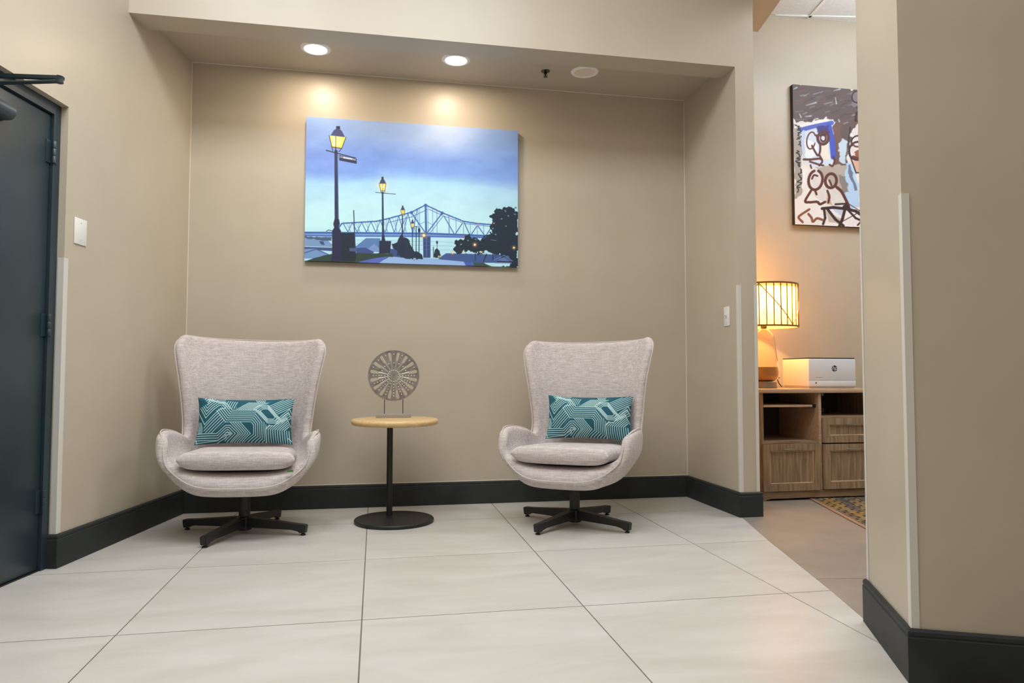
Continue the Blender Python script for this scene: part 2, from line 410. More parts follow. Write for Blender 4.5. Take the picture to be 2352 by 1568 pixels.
for j in range(-4, 2):
    poly = [tuple(gn+g2*(j*.61+a)+g1*b) for a, b in ((-.012, -1.3), (-.012, 1.8), (.012, 1.8), (.012, -1.3))]
    poly = clip(clip(clip(poly, (0, .248), (0, -1)), (W+P+.004, 0), (1, 0)), (3.65, -1.0), (.9, .3))
    if len(poly) >= 3: prism('grid_bar', poly, 3.838, 3.846, BARM, oc)

# baseboards swept along the wall feet
def sweep(name, path, prof, m, left=True):
    """path: 2D points; profile (off, z); off to the left of travel when left"""
    P2 = [Vector(p) for p in path]; n = len(P2); bm = bmesh.new(); rings = []
    for i in range(n):
        ns = []
        for a, b in ((i-1, i), (i, i+1)):
            if a >= 0 and b < n:
                d = (P2[b]-P2[a]).normalized(); v = Vector((-d.y, d.x)); ns.append(v if left else -v)
        v = ns[0] if len(ns) == 1 else (ns[0]+ns[1])/(1+ns[0].dot(ns[1]))
        rings.append([bm.verts.new((P2[i].x+v.x*o, P2[i].y+v.y*o, z)) for o, z in prof])
    for a, b in zip(rings, rings[1:]):
        for k in range(len(prof)): bm.faces.new((a[k], a[(k+1) % len(prof)], b[(k+1) % len(prof)], b[k]))
    bm.faces.new(rings[0][::-1]); bm.faces.new(rings[-1])
    return from_bm(name, bm, m)
BP = [(0, .001), (.015, .001), (.015, .131), (.0125, .134), (.0125, .137), (.0145, .139), (.0135, .149), (.008, HB), (0, HB)]
c0 = lp(S0, 0).to_2d()
struct(sweep('baseboard_left', [lp(S0, -.034).to_2d(), c0, (0, 0)], BP, BASE, False), 'dark charcoal baseboard along the left wall')
struct(sweep('baseboard_back', [(.013, 0), (W-.013, 0)], BP, BASE, False), 'dark charcoal baseboard along the alcove back wall')
struct(sweep('baseboard_right', [(W, -.013), (W, -D), (W+P, -D), (W+P, -.3)], BP, BASE, False), 'dark charcoal baseboard wrapping the alcove partition')
struct(sweep('baseboard_stub', [tuple(A+BC*.6), tuple(A), tuple(B), tuple(B+BC*3.0)], BP, BASE, False), 'dark charcoal baseboard wrapping the wall end')

# caulk lines in the alcove's inner corners
CAULK = mat('caulk', (222, 216, 204), .6)
for i, (p_, q_) in enumerate((((.001, -.001, HB), (.001, -.001, H-.001)), ((W-.001, -.001, HB), (W-.001, -.001, H-.001)), ((.001, -.001, H-.001), (W-.001, -.001, H-.001)), ((.02, -.002, HB+.001), (W-.014, -.002, HB+.001)))):
    struct(tube('trim_%d' % (i+1), [p_, q_], .0028, CAULK, None, 6), 'thin pale caulk line in the alcove corner')

# corner guards
def guard(c, d1, n1, d2, n2, z1, label, wd=.021, th=.0025, z0=HB+.001):
    c, d1, n1, d2, n2 = [Vector(v).to_2d() for v in (c, d1, n1, d2, n2)]
    e = .0006
    pts = [c+d1*wd+n1*e, c+d1*wd+n1*th, c+n1*th+n2*th-d2*0+d1*0, c+d2*wd+n2*th, c+d2*wd+n2*e, c+n1*e+n2*e]
    # soften the outer corner
    k = pts[2]; pts[2:3] = [k+d1*.002, k+d2*.002]
    o = prism('corner_guard', [tuple(p) for p in pts], z0, z1, GUARD)
    return tag(o, label, 'corner guard', 'plastic corner guards')
guard(lp(S0, 0), -LD, LN, -LN, LD, 1.445, 'pale plastic corner guard beside the dark door frame', wd=.028)
guard((W, -D), (0, 1), (-1, 0), (1, 0), (0, -1), 1.468, 'pale plastic corner guard on the alcove edge of the partition, by the toggle switch')
guard((W+P, -D), (-1, 0), (0, -1), (0, 1), (1, 0), 1.47, 'pale plastic corner guard on the partition edge beside the glowing lamp')
NA = Vector((AB.y, -AB.x));
if NA.x > 0: NA = -NA
guard(A, AB, NA, BC, -AB, 1.456, 'pale plastic corner guard on the wall end beside the desk')
guard(B, -AB, NA, BC, AB, 1.445, 'pale plastic corner guard at the wall corner nearest the camera')

# ------------------------------------------------------------------ door in the left wall (frame coordinates: along, off, up)
dr = empty('door_1'); struct(dr, 'dark slate steel door in a steel frame'); dr.matrix_world = LM
FS, FO = S0+.001, -.034
bm = bmesh.new()
add_box(bm, FS, FS+.05, -.155, FO, 0, 2.165)
add_box(bm, 2.318, 2.368, -.155, FO, 0, 2.165)
add_box(bm, FS+.05, 2.318, -.155, FO, 2.113, 2.165)
from_bm('door_frame', bm, DOORM, dr)
leaf = box('door_leaf', FS+.055, 2.314, -.092, -.047, .008, 2.106, DOORM, dr, bev=.002)
for z in (1.93, 1.12, .313):
    bm = bmesh.new()
    for k in range(3): add_lathe(bm, [(.0075, -.05+.035*k), (.0085, -.049+.035*k), (.0085, -.018+.035*k), (.0075, -.0165+.035*k)], 16, Matrix.Translation((FS+.052, -.028, z)))
    add_box(bm, FS+.052, FS+.085, -.047, -.043, z-.05, z+.055)
    add_box(bm, FS+.022, FS+.052, FO, FO+.003, z-.05, z+.055)
    from_bm('hinge', bm, DOORM, dr, angle=40)
box('threshold', FS+.05, 2.318, -.13, -.04, .0005, .006, BLACK, dr)
# closer: half-round body on the leaf, folding two-piece arm
cl = tag(empty('door_closer'), 'dark metal door closer with folding arm at the top of the door', 'door closer'); cl.matrix_world = LM
bm = bmesh.new(); pr = []
for k in range(9):
    a = -PI/2+PI*k/8; pr.append((.022+.032*math.cos(a), .034*math.sin(a)))
pr = [(0, -.034)]+pr+[(0, .034)]
add_prism(bm, pr, 1.655, 1.95, Matrix(((0, 0, 1, 0), (1, 0, 0, -.0465), (0, 1, 0, 2.005), (0, 0, 0, 1))))
from_bm('closer_body', bm, mat('closer_cover', (62, 74, 80), .4), cl, angle=40)
EL = Vector((1.837, .30, 2.071))
def arm(name, p, q, wd, th):
    d = (q-p); L_ = d.length; X = d.normalized(); Y = Vector((0, 0, 1)).cross(X).normalized(); Z = X.cross(Y)
    M = Matrix(((X.x, Y.x, Z.x, p.x), (X.y, Y.y, Z.y, p.y), (X.z, Y.z, Z.z, p.z), (0, 0, 0, 1)))
    bm = bmesh.new(); add_box(bm, -.01, L_+.01, -wd/2, wd/2, -th/2, th/2, .002, 1, M)
    add_lathe(bm, [(wd*.62, -th*.8), (wd*.62, th*.8)], 14, M)
    return from_bm(name, bm, CLOSERM, cl, angle=40)
arm('forearm', EL+Vector((0, 0, .008)), Vector((1.78, -.02, 2.112)), .022, .009)
arm('main_arm', EL-Vector((0, 0, .006)), Vector((1.85, .03, 2.050)), .022, .009)
box('arm_shoe', 1.74, 1.83, -.033, -.01, 2.118, 2.135, CLOSERM, cl, bev=.002)
lathe('pinion', [(.012, 2.03), (.012, 2.062)], CLOSERM, cl, 16, Matrix.Translation((1.85, .0, 0)))

# ------------------------------------------------------------------ wall plates
pl = tag(empty('wall_plate'), 'blank white wall plate on the left wall near the door', 'wall plate'); pl.matrix_world = LM
box('plate', 1.128, 1.226, .0005, .006, 1.527, 1.655, WHITEP, pl, bev=.0025)
for z in (1.549, 1.633): lathe('screw', [(.0035, 0), (.0035, .0012)], mat('screw_head', (206, 206, 202), .3), pl, 12, Matrix.Translation((1.177, .006, z)) @ Matrix.Rotation(-PI/2, 4, 'X'))
ps = tag(empty('light_switch', (W, -.632, 1.279), -PI/2), 'white toggle light switch on the partition at the right of the alcove', 'light switch')
box('plate', -.037, .037, -.006, -.0005, -.064, .064, WHITEP, ps, bev=.0025)
bm = bmesh.new(); add_box(bm, -.005, .005, -.022, -.003, -.006, .006, .001, 1, Matrix.Translation((0, 0, .004)) @ Matrix.Rotation(math.radians(-28), 4, 'X'))
from_bm('toggle', bm, WHITEP, ps)
box('toggle_slot', -.0065, .0065, -.0075, -.0058, -.014, .014, mat('slot_grey', (190, 190, 186), .4), ps)
for z in (-.042, .042): lathe('screw', [(.0033, 0), (.0033, .0012)], MATS['screw_head'], ps, 12, Matrix.Translation((0, -.0058, z)) @ Matrix.Rotation(PI/2, 4, 'X'))

# ------------------------------------------------------------------ alcove ceiling: downlights and sprinkler
def downlight(x, y, lit, label):
    t = tag(empty('downlight', (x, y, H)), label, 'ceiling light', 'recessed alcove downlights')
    bm = bmesh.new(); add_lathe(bm, [(.070, -.003), (.072, -.009), (.080, -.011), (.094, -.004), (.095, -.0005)], 56, None, False)
    from_bm('trim_ring', bm, mat('downlight_trim', (250, 246, 244), .5), t, angle=50)
    m = mat('lens_lit' if lit else 'lens_off', (236, 222, 205), .5)
    if lit:
        b = m.node_tree.nodes['Principled BSDF']; b.inputs['Emission Color'].default_value = (1, .90, .76, 1); b.inputs['Emission Strength'].default_value = 9
    lathe('lens', [(.0005, -.004), (.071, -.0035)], m, t, 56, None, False)
    if lit:
        a = area('downlight_bulb', (0, 0, -.013), .13, .13, 5.3, (1, .84, .64), shape='DISK'); a.parent = t
downlight(.821, -.360, True, 'lit round recessed downlight at the left above the bridge picture')
downlight(1.715, -.370, True, 'lit round recessed downlight in the middle of the alcove ceiling')
downlight(2.601, -.350, False, 'unlit round recessed downlight beside the sprinkler head')
sk = tag(empty('sprinkler_head', (2.334, -.31, H)), 'small chrome fire sprinkler head in the alcove ceiling', 'sprinkler')
CHR = mat('sprinkler_chrome', (120, 112, 105), .3, 1)
lathe('escutcheon', [(.031, -.0005), (.03, -.004), (.012, -.007)], CHR, sk, 28)
lathe('nozzle', [(.009, -.005), (.009, -.02), (.005, -.022), (.004, -.038)], mat('sprinkler_dark', (50, 44, 42), .4, .8), sk, 16)
for s in (-1, 1): tube('yoke_arm', [(s*.008, 0, -.012), (s*.013, 0, -.024), (s*.006, 0, -.038)], .0018, CHR, sk, 6)
lathe('deflector', [(.004, -.038), (.015, -.040), (.015, -.042), (.003, -.043)], CHR, sk, 20)

# ================================================================== SWIVEL CHAIRS
def make_chair(label):
    root = tag(empty('swivel_armchair'), label, 'armchair', 'high-backed swivel armchairs')
    PK = [(0, (-.305, .362)), (.07, (-.27, .370)), (.2, (-.17, .366)), (.36, (.01, .358)), (.48, (.15, .368)), (.57, (.218, .435)), (.66, (.252, .55)), (.78, (.278, .75)), (.9, (.318, .95)), (1, (.350, 1.082))]
    EK = [(0, (.350, -.240, .520)), (.06, (.362, -.212, .545)), (.13, (.366, -.165, .558)), (.22, (.362, -.09, .558)), (.33, (.345, -.005, .543)), (.43, (.322, .065, .522)), (.51, (.308, .11, .512)),
          (.59, (.310, .135, .57)), (.67, (.320, .14, .67)), (.78, (.338, .14, .83)), (.9, (.366, .155, .99)), (.97, (.380, .180, 1.075)), (1, (.366, .210, 1.108))]
    NU, NV = 31, 47
    us = np.linspace(-1, 1, NU); vs = np.linspace(0, 1, NV)
    I = np.zeros((NV, NU, 3))
    for j, v in enumerate(vs):
        p = cr(PK, v); e = cr(EK, v)
        k_ = min(1, max(0, (v-.38)/.26)); ne = 3.1+(2.0-3.1)*k_; th = math.radians(90-24*k_)
        cm = 1-math.cos(th)**(2/ne) if th < PI/2-1e-6 else 1
        for i, u in enumerate(us):
            a = abs(u)*th; sx = (math.sin(a)/math.sin(th))**(2/ne); b = (1-math.cos(a)**(2/ne))/cm if a < PI/2-1e-9 else 1
            I[j, i] = (math.copysign(e[0]*sx, u), p[0]+(e[1]-p[0])*b, p[1]+(e[2]-p[1])*b)
    du = np.gradient(I, axis=1); dv = np.gradient(I, axis=0)
    N = np.cross(du, dv); N /= np.linalg.norm(N, axis=2, keepdims=True)+1e-9
    thk = np.zeros((NV, NU))
    for j, v in enumerate(vs):
        c = .122 if v < .35 else (.122-.064*min(1, (v-.35)/.25)); e = .056
        q_ = np.clip((np.abs(us)-.2)/.5, 0, 1); thk[j] = c+(e-c)*q_*q_*(3-2*q_)
    O = I-N*thk[..., None]
    verts = [tuple(x) for x in I.reshape(-1, 3)]+[tuple(x) for x in O.reshape(-1, 3)]
    idx = np.arange(NV*NU).reshape(NV, NU); off = NV*NU; faces = []
    for j in range(NV-1):
        for i in range(NU-1):
            q = (idx[j, i], idx[j, i+1], idx[j+1, i+1], idx[j+1, i]); faces.append(q); faces.append(tuple(x+off for x in q[::-1]))
    loop = [(0, i) for i in range(NU)]+[(j, NU-1) for j in range(1, NV)]+[(NV-1, i) for i in range(NU-2, -1, -1)]+[(j, 0) for j in range(NV-2, 0, -1)]
    rings = [[], [], []]; pip = []
    for (j, i) in loop:
        T = np.zeros(3)
        if j == 0: T += -dv[j, i]/np.linalg.norm(dv[j, i])
        if j == NV-1: T += dv[j, i]/np.linalg.norm(dv[j, i])
        if i == 0: T += -du[j, i]/np.linalg.norm(du[j, i])
        if i == NU-1: T += du[j, i]/np.linalg.norm(du[j, i])
        T /= np.linalg.norm(T); a, b, t = I[j, i], O[j, i], thk[j, i]
        for k, (f_, g_) in enumerate(((.12, .34), (.5, .55), (.88, .34))):
            rings[k].append(len(verts)); verts.append(tuple(a+(b-a)*f_+T*t*g_))
        pf = (.36 if j == 0 else .7)+(.34*abs(us[i])**4 if j == 0 else 0); pip.append(tuple(a+(b-a)*pf+T*(t*(.56-.06*abs(us[i])**4)+.0035)))
    L0 = [idx[j, i] for j, i in loop]; L4 = [idx[j, i]+off for j, i in loop]; R = [L0]+rings+[L4]; n = len(loop)
    for a, b in zip(R, R[1:]):
        for k in range(n): faces.append((a[k], b[k], b[(k+1) % n], a[(k+1) % n]))
    sh = mesh('upholstered_shell', verts, faces, FABRIC, root, True)
    bm = bmesh.new(); bm.from_mesh(sh.data); bmesh.ops.recalc_face_normals(bm, faces=bm.faces); bm.to_mesh(sh.data); bm.free()
    sm = sh.modifiers.new('subd', 'SUBSURF'); sm.levels = 1; sm.render_levels = 2
    pp = [Vector(x) for x in pip]
    for _ in range(2): pp = [(pp[i-1]+2*pp[i]+pp[(i+1) % n])/4 for i in range(n)]
    tube('piping', pp, .0036, PIPING, sh, 6, True)
    # loose seat cushion with a knife edge
    NA_, NB_ = 33, 29; a = np.linspace(-1, 1, NA_); b = np.linspace(-1, 1, NB_); AA, BB = np.meshgrid(a, b)
    X = AA*(.302-.022*(BB+1)/2)*(1-.03*np.abs(AA)**2*(BB < 0)*(1-BB**2)); Yc = BB*.262-.080-.014*(1-AA**2)*(BB < 0)
    infl = (np.clip(1-np.abs(AA)**8, 0, 1)**.6)*(np.clip(1-np.abs(BB)**20, 0, 1)**.45)
    edge = .442+.004*(BB < 0)*np.abs(AA)**4-.014*(BB+1)/2
    top = edge+.048*infl; bot = edge-.052*infl
    verts = list(zip(X.ravel(), Yc.ravel(), top.ravel()))+list(zip(X.ravel(), Yc.ravel(), bot.ravel())); off = NA_*NB_; faces = []
    ix = np.arange(off).reshape(NB_, NA_)
    for j in range(NB_-1):
        for i in range(NA_-1):
            q = (ix[j, i], ix[j, i+1], ix[j+1, i+1], ix[j+1, i]); faces += [q, tuple(x+off for x in q[::-1])]
    cu = mesh('seat_cushion', verts, faces, FABRIC, root, True)
    bm = bmesh.new(); bm.from_mesh(cu.data); bmesh.ops.remove_doubles(bm, verts=bm.verts, dist=.0005); bm.to_mesh(cu.data); bm.free()
    cu.modifiers.new('subd', 'SUBSURF').levels = 1
    # swivel base
    box('swivel_plate', -.11, .11, -.10, .12, .216, .238, BLACK, root, bev=.006)
    lathe('column', [(.031, .07), (.031, .225)], BLACK, root, 32)
    lathe('hub', [(.036, .016), (.041, .02), (.041, .088), (.034, .094)], BLACK, root, 32)
    prof = [(.03, .034), (.30, .030), (.338, .026), (.345, .014), (.378, .014), (.384, .056), (.376, .060), (.30, .064), (.03, .090)]
    for k in range(4):
        bm = bmesh.new(); n = len(prof); cols = []
        for s in (-1, 1):
            cols.append([bm.verts.new((x, s*(.027-.009*min(1, x/.36)), z)) for x, z in prof])
        bm.faces.new(cols[0][::-1]); bm.faces.new(cols[1])
        for i in range(n): bm.faces.new((cols[0][i], cols[0][(i+1) % n], cols[1][(i+1) % n], cols[1][i]))
        bmesh.ops.bevel(bm, geom=list(bm.edges), offset=.003, segments=2, affect='EDGES')
        lg = from_bm('leg', bm, BLACK, root, angle=40)
        lathe('glide', [(.013, 0.0005), (.015, .003), (.013, .008), (.006, .010), (.006, .016)], BLACKG, lg, 20, Matrix.Translation((.362, 0, 0)))
        lg['spoke'] = k
    return root
def pose_chair(ch, loc, alpha, leg0, roll=0, pitch=0, shift=(0, 0)):
    ch.location = loc; ch.rotation_euler = (0, 0, alpha)
    for c in ch.children:
        if c.name.startswith('leg'):
            c.rotation_euler = (0, 0, leg0-alpha+c['spoke']*PI/2)
        elif c.name.split('.')[0] in ('upholstered_shell', 'seat_cushion'):
            c.rotation_euler = (pitch, roll, 0)
            c.location = (shift[0], shift[1], 0)
CH_L = make_chair('pale linen swivel armchair by the left wall, nearest the dark door')
CH_R = copy_tree(CH_L); CH_R['label'] = 'pale linen swivel armchair turned to the left, beside the partition with the toggle switch'
pose_chair(CH_L, (.491, -.650, 0), math.radians(3), math.radians(-22), roll=math.radians(1.2), shift=(-.016, 0))
pose_chair(CH_R, (2.397, -.782, 0), math.radians(-36), math.radians(-50.5), roll=math.radians(-.6), shift=(.022, .014))
tg = box('care_tag', .258, .288, -.350, -.336, .384, .394, mat('green_tag', (60, 120, 60), .7)); tg.parent = [c for c in CH_L.children if c.name.startswith('seat')][0]

# ------------------------------------------------------------------ throw pillows
def pillow_print(X, Y):
    R = Raster(X, Y, 7.0); R.C[:] = (30, 88, 104); LC = (196, 224, 224); WD = 13
    def bundle(path, n, sp, skip=()):
        P = [np.array(p, float) for p in path]
        for k in range(n):
            if k in skip: continue
            out = []
            for i in range(len(P)):
                ns = []
                for a, b in ((i-1, i), (i, i+1)):
                    if a >= 0 and b < len(P):
                        d = (P[b]-P[a])/np.linalg.norm(P[b]-P[a]); ns.append(np.array([d[1], -d[0]]))
                m = ns[0] if len(ns) == 1 else (ns[0]+ns[1])/(1+ns[0]@ns[1])
                out.append(P[i]+m*k*sp)
            R.line(out, WD, LC)
    def stripes(poly, p, q, step, n):
        keep = R.C.copy()
        for k in range(n): R.seg((p[0]+step[0]*k, p[1]+step[1]*k), (q[0]+step[0]*k, q[1]+step[1]*k), WD, LC)
        # outside the polygon restore what was there
        full = R.C.copy(); R.C[:] = 0; R.poly(poly, (255, 255, 255)); msk = R.C[..., :1]/255
        R.C[:] = keep*(1-msk)+full*msk
    TEAL = (30, 88, 104)
    # left chevrons
    bundle([(225, 420), (388, 680), (612, 455), (690, 390), (780, 385)], 11, 38, (1,))
    stripes([(388, 690), (640, 455), (800, 655), (590, 850), (365, 820)], (360, 760), (660, 465), (33, 33), 11)
    stripes([(225, 620), (330, 640), (372, 820), (230, 860)], (210, 600), (300, 860), (26, -10), 6)
    # top left corner + fans
    stripes([(430, 190), (800, 240), (770, 300), (520, 235)], (430, 195), (800, 262), (0, 20), 5)
    stripes([(760, 378), (815, 212), (1010, 238), (985, 408)], (765, 385), (830, 205), (44, 0), 7)
    R.poly([(1000, 395), (1020, 250), (1100, 222), (1200, 245)], TEAL)
    stripes([(985, 410), (1200, 240), (1620, 250), (1480, 310), (1350, 420)], (985, 412), (1270, 212), (45, 0), 10)
    stripes([(1190, 180), (1520, 190), (1510, 250), (1200, 245)], (1330, 190), (1400, 260), (40, 0), 5)
    # central band
    bundle([(612, 425), (800, 655), (1290, 655), (1340, 715), (1340, 880), (1090, 1060)], 7, 39)
    R.poly([(1345, 425), (1500, 320), (1600, 320), (1800, 520), (1730, 700), (1590, 715)], TEAL)
    # hexagon rings
    hexa = np.array([(1445, 435), (1500, 390), (1590, 390), (1745, 550), (1715, 590), (1600, 590)], float); cen = hexa.mean(0)
    for k in range(4):
        h = cen+(hexa-cen)*(1+.26*k); R.line([tuple(p) for p in h]+[tuple(h[0])], WD, LC)
    # right diagonals and chevrons
    stripes([(1600, 315), (1730, 215), (2160, 150), (2110, 340), (2000, 380), (1795, 505)], (1560, 360), (2200, 0), (20, 31), 14)
    bundle([(1640, 715), (1730, 715), (1960, 545), (2100, 800)], 1, 40)
    bundle([(1750, 620), (2000, 385), (2090, 520)], 2, -42)
    stripes([(1760, 640), (1990, 430), (2060, 560), (1960, 600), (1740, 720)], (1700, 640), (2060, 330), (12, 40), 8)
    # bottom right verticals
    bundle([(1568, 1050), (1568, 775), (1640, 700)], 1, 40)
    stripes([(1560, 1060), (1560, 775), (1620, 715), (1740, 715), (1960, 560), (2060, 800), (2030, 1060)], (1570, 1080), (1570, 790), (44, 0), 11)
    stripes([(1570, 790), (1620, 715), (1740, 712), (1960, 555), (2060, 790)], (1570, 790), (1790, 585), (44, 0), 9)
    # bottom arrows
    R.poly([(600, 850), (800, 660), (1080, 660), (1290, 660), (1330, 720), (1330, 880), (1090, 1060), (300, 1060), (280, 840)], TEAL)
    bundle([(262, 835), (645, 858), (805, 718), (890, 718), (1055, 872), (860, 1050)], 4, -39)
    R.line([(800, 890), (890, 890), (912, 870), (890, 852), (810, 852)], WD, LC)
    for k in range(5): R.line([(1078-46*k, 660-0*k), (1278-46*k, 872), (1090-46*k, 1040)], WD, LC)
    bundle([(270, 1000), (650, 985), (820, 900)], 2, -39)
    # short pale print lines in the lower corners
    R.line([(130, 1000), (260, 940), (300, 1010)], WD, LC); R.line([(1980, 920), (2080, 990)], WD, LC)
    return nlin(R.C)
def make_pillow(label):
    root = tag(empty('throw_pillow'), label, 'pillow', 'teal patterned lumbar pillows')
    NX, NY = 380, 200; a = np.linspace(-1, 1, NX); b = np.linspace(-1, 1, NY); AA, BB = np.meshgrid(a, b)
    hx, hy = .268, .138
    X = AA*hx*(1-.055*(1-BB**2)); Z = BB*hy*(1-.10*(1-AA**2))
    f_ = (np.clip(1-AA**2, 0, 1)**.55)*(np.clip(1-BB**2, 0, 1)**.55)
    puck = .006*Raster.fbm(AA*5+3, BB*3+1, 2)*np.clip(np.abs(AA)-.45, 0, 1)*f_**.3
    Yf = -(.085*f_+puck)
    col = pillow_print(1150+AA*900, 595-BB*425)
    m = attr_mat('teal_geometric_cotton', .85, .3)
    grid_mesh('front_panel', np.stack([X, Yf, Z], -1), col, m, root, True)
    s = slice(None, None, 10); sx = np.r_[0:NX-1:10, NX-1]; sy = np.r_[0:NY-1:10, NY-1]
    V = np.stack([X, .055*f_, Z], -1)[np.ix_(sy[::-1], sx)]
    grid_mesh('back_panel', V, np.tile(nlin((30, 88, 104)), V.shape[:2]+(1,)), m, root, True)
    return root
PL = make_pillow('teal pillow with white geometric lines in the armchair by the left wall')
PR = copy_tree(PL); PR['label'] = 'teal pillow with white geometric lines in the armchair beside the partition'
def local_to(ch, v):
    a = ch.rotation_euler.z; c, s = math.cos(a), math.sin(a)
    return (ch.location.x+c*v[0]-s*v[1], ch.location.y+s*v[0]+c*v[1], v[2])
PL.location = local_to(CH_L, (-.012, .080, .622)); PL.rotation_euler = (math.radians(-14), math.radians(1), math.radians(3))
PR.location = local_to(CH_R, (.058, .100, .632)); PR.rotation_euler = (math.radians(-14), math.radians(0), math.radians(-30))

# ------------------------------------------------------------------ pedestal table
tb = tag(empty('pedestal_table', (1.335, -.51, 0)), 'small round maple pedestal table between the two armchairs', 'table')
lathe('table_top', [(.235, .586), (.252, .589), (.262, .597), (.266, .607), (.263, .617), (.255, .624), (.24, .626), (.0, .626)], MAPLE, tb, 72, cap=False, angle=60)
lathe('underside', [(.0005, .586), (.235, .586)], MAPLE, tb, 72, cap=False)
lathe('column', [(.0185, .02), (.0185, .588)], BLACK, tb, 32, Matrix.Translation((-.028, .10, 0)))
lathe('base_plate', [(.236, .001), (.24, .003), (.24, .017), (.236, .021), (.0, .021)], BLACK, tb, 72, cap=False)
lathe('mounting_plate', [(.06, .578), (.06, .587)], BLACK, tb, 32, Matrix.Translation((-.028, .10, 0)))

# ------------------------------------------------------------------ disc sculpture
sc = tag(empty('disc_sculpture', (1.327, -.42, .626), math.radians(-2)), 'pewter openwork disc sculpture with studs on the round table', 'sculpture')
RD = .158; ZC = .262
cu = bpy.data.curves.new('disc_curve', 'CURVE'); cu.dimensions = '2D'; cu.fill_mode = 'BOTH'; cu.extrude = .006; cu.bevel_depth = .0018; cu.bevel_resolution = 1; cu.offset = -.0018
def spl(pts):
    s = cu.splines.new('POLY'); s.points.add(len(pts)-1)
    for p, q in zip(s.points, pts): p.co = (q[0], q[1], 0, 1)
    s.use_cyclic_u = True
spl([(RD*math.cos(2*PI*k/96), RD*math.sin(2*PI*k/96)) for k in range(96)])
for k in range(16):
    an = math.radians(11.25+22.5*k); cx, sx = math.cos(an), math.sin(an); pts = []
    w0, w1 = .044*RD, .066*RD; r0, r1 = .60*RD, .865*RD
    for a_, b_ in [(r0, -w0), (r1, -w1)]+[(r1+w1*math.sin(t), -w1*math.cos(t)) for t in np.linspace(.3, PI-.3, 7)]+[(r1, w1), (r0, w0)]:
        pts.append((a_*cx-b_*sx, a_*sx+b_*cx))
    spl(pts)
tmp = bpy.data.objects.new('disc_curve', cu); COL.objects.link(tmp)
me = bpy.data.meshes.new_from_object(tmp.evaluated_get(bpy.context.evaluated_depsgraph_get()))
bpy.data.objects.remove(tmp)
me.materials.clear(); me.materials.append(PEWTER); me.name = 'openwork_disc'
for p in me.polygons: p.use_smooth = False
dk = link(bpy.data.objects.new('openwork_disc', me), sc); dk.location = (0, 0, ZC); dk.rotation_euler = (PI/2, 0, 0)
bm = bmesh.new()
for k in range(16):
    an = math.radians(11.25+22.5*k); M = Matrix.Rotation(an, 4, 'Z')
    vs = [bm.verts.new(M @ Vector(c)) for c in ((.02*RD, 0, .0078), (.60*RD, -.05*RD, .0078), (.60*RD, .05*RD, .0078), (.60*RD, 0, .0112), (.03*RD, 0, .0085))]
    for t in ((0, 1, 3), (0, 3, 4), (0, 3, 2), (1, 2, 3)):
        try: bm.faces.new([vs[i] for i in t])
        except ValueError: pass
rb = from_bm('ribs', bm, PEWTERL, dk); rb['kind'] = 'stuff'
bm = bmesh.new()
for k in range(16):
    an = 22.5*k; up_ = 20 < an < 160
    for r in ((.215, .50, .855) if up_ else (.235, .345, .475, .575, .685, .80)):
        bmesh.ops.create_uvsphere(bm, u_segments=8, v_segments=6, radius=.0035, matrix=Matrix.Translation((r*RD*math.cos(math.radians(an)), r*RD*math.sin(math.radians(an)), .0085)))
st = from_bm('studs', bm, STUDM, dk, smooth=True); st['kind'] = 'stuff'
lathe('rim_band', [(RD-.0015, -.009), (RD+.002, -.009), (RD+.002, .009), (RD-.0015, .009), (RD-.0015, -.009)], PEWTERL, dk, 96, cap=False)
for x in (-.056, .058): tube('support_rod', [(x, 0, .02), (x, 0, ZC-RD*.93+.012)], .0022, BLACK, sc, 8)
box('base_bar', -.108, .108, -.02, .02, .0005, .024, PEWTERL, sc, bev=.0015)

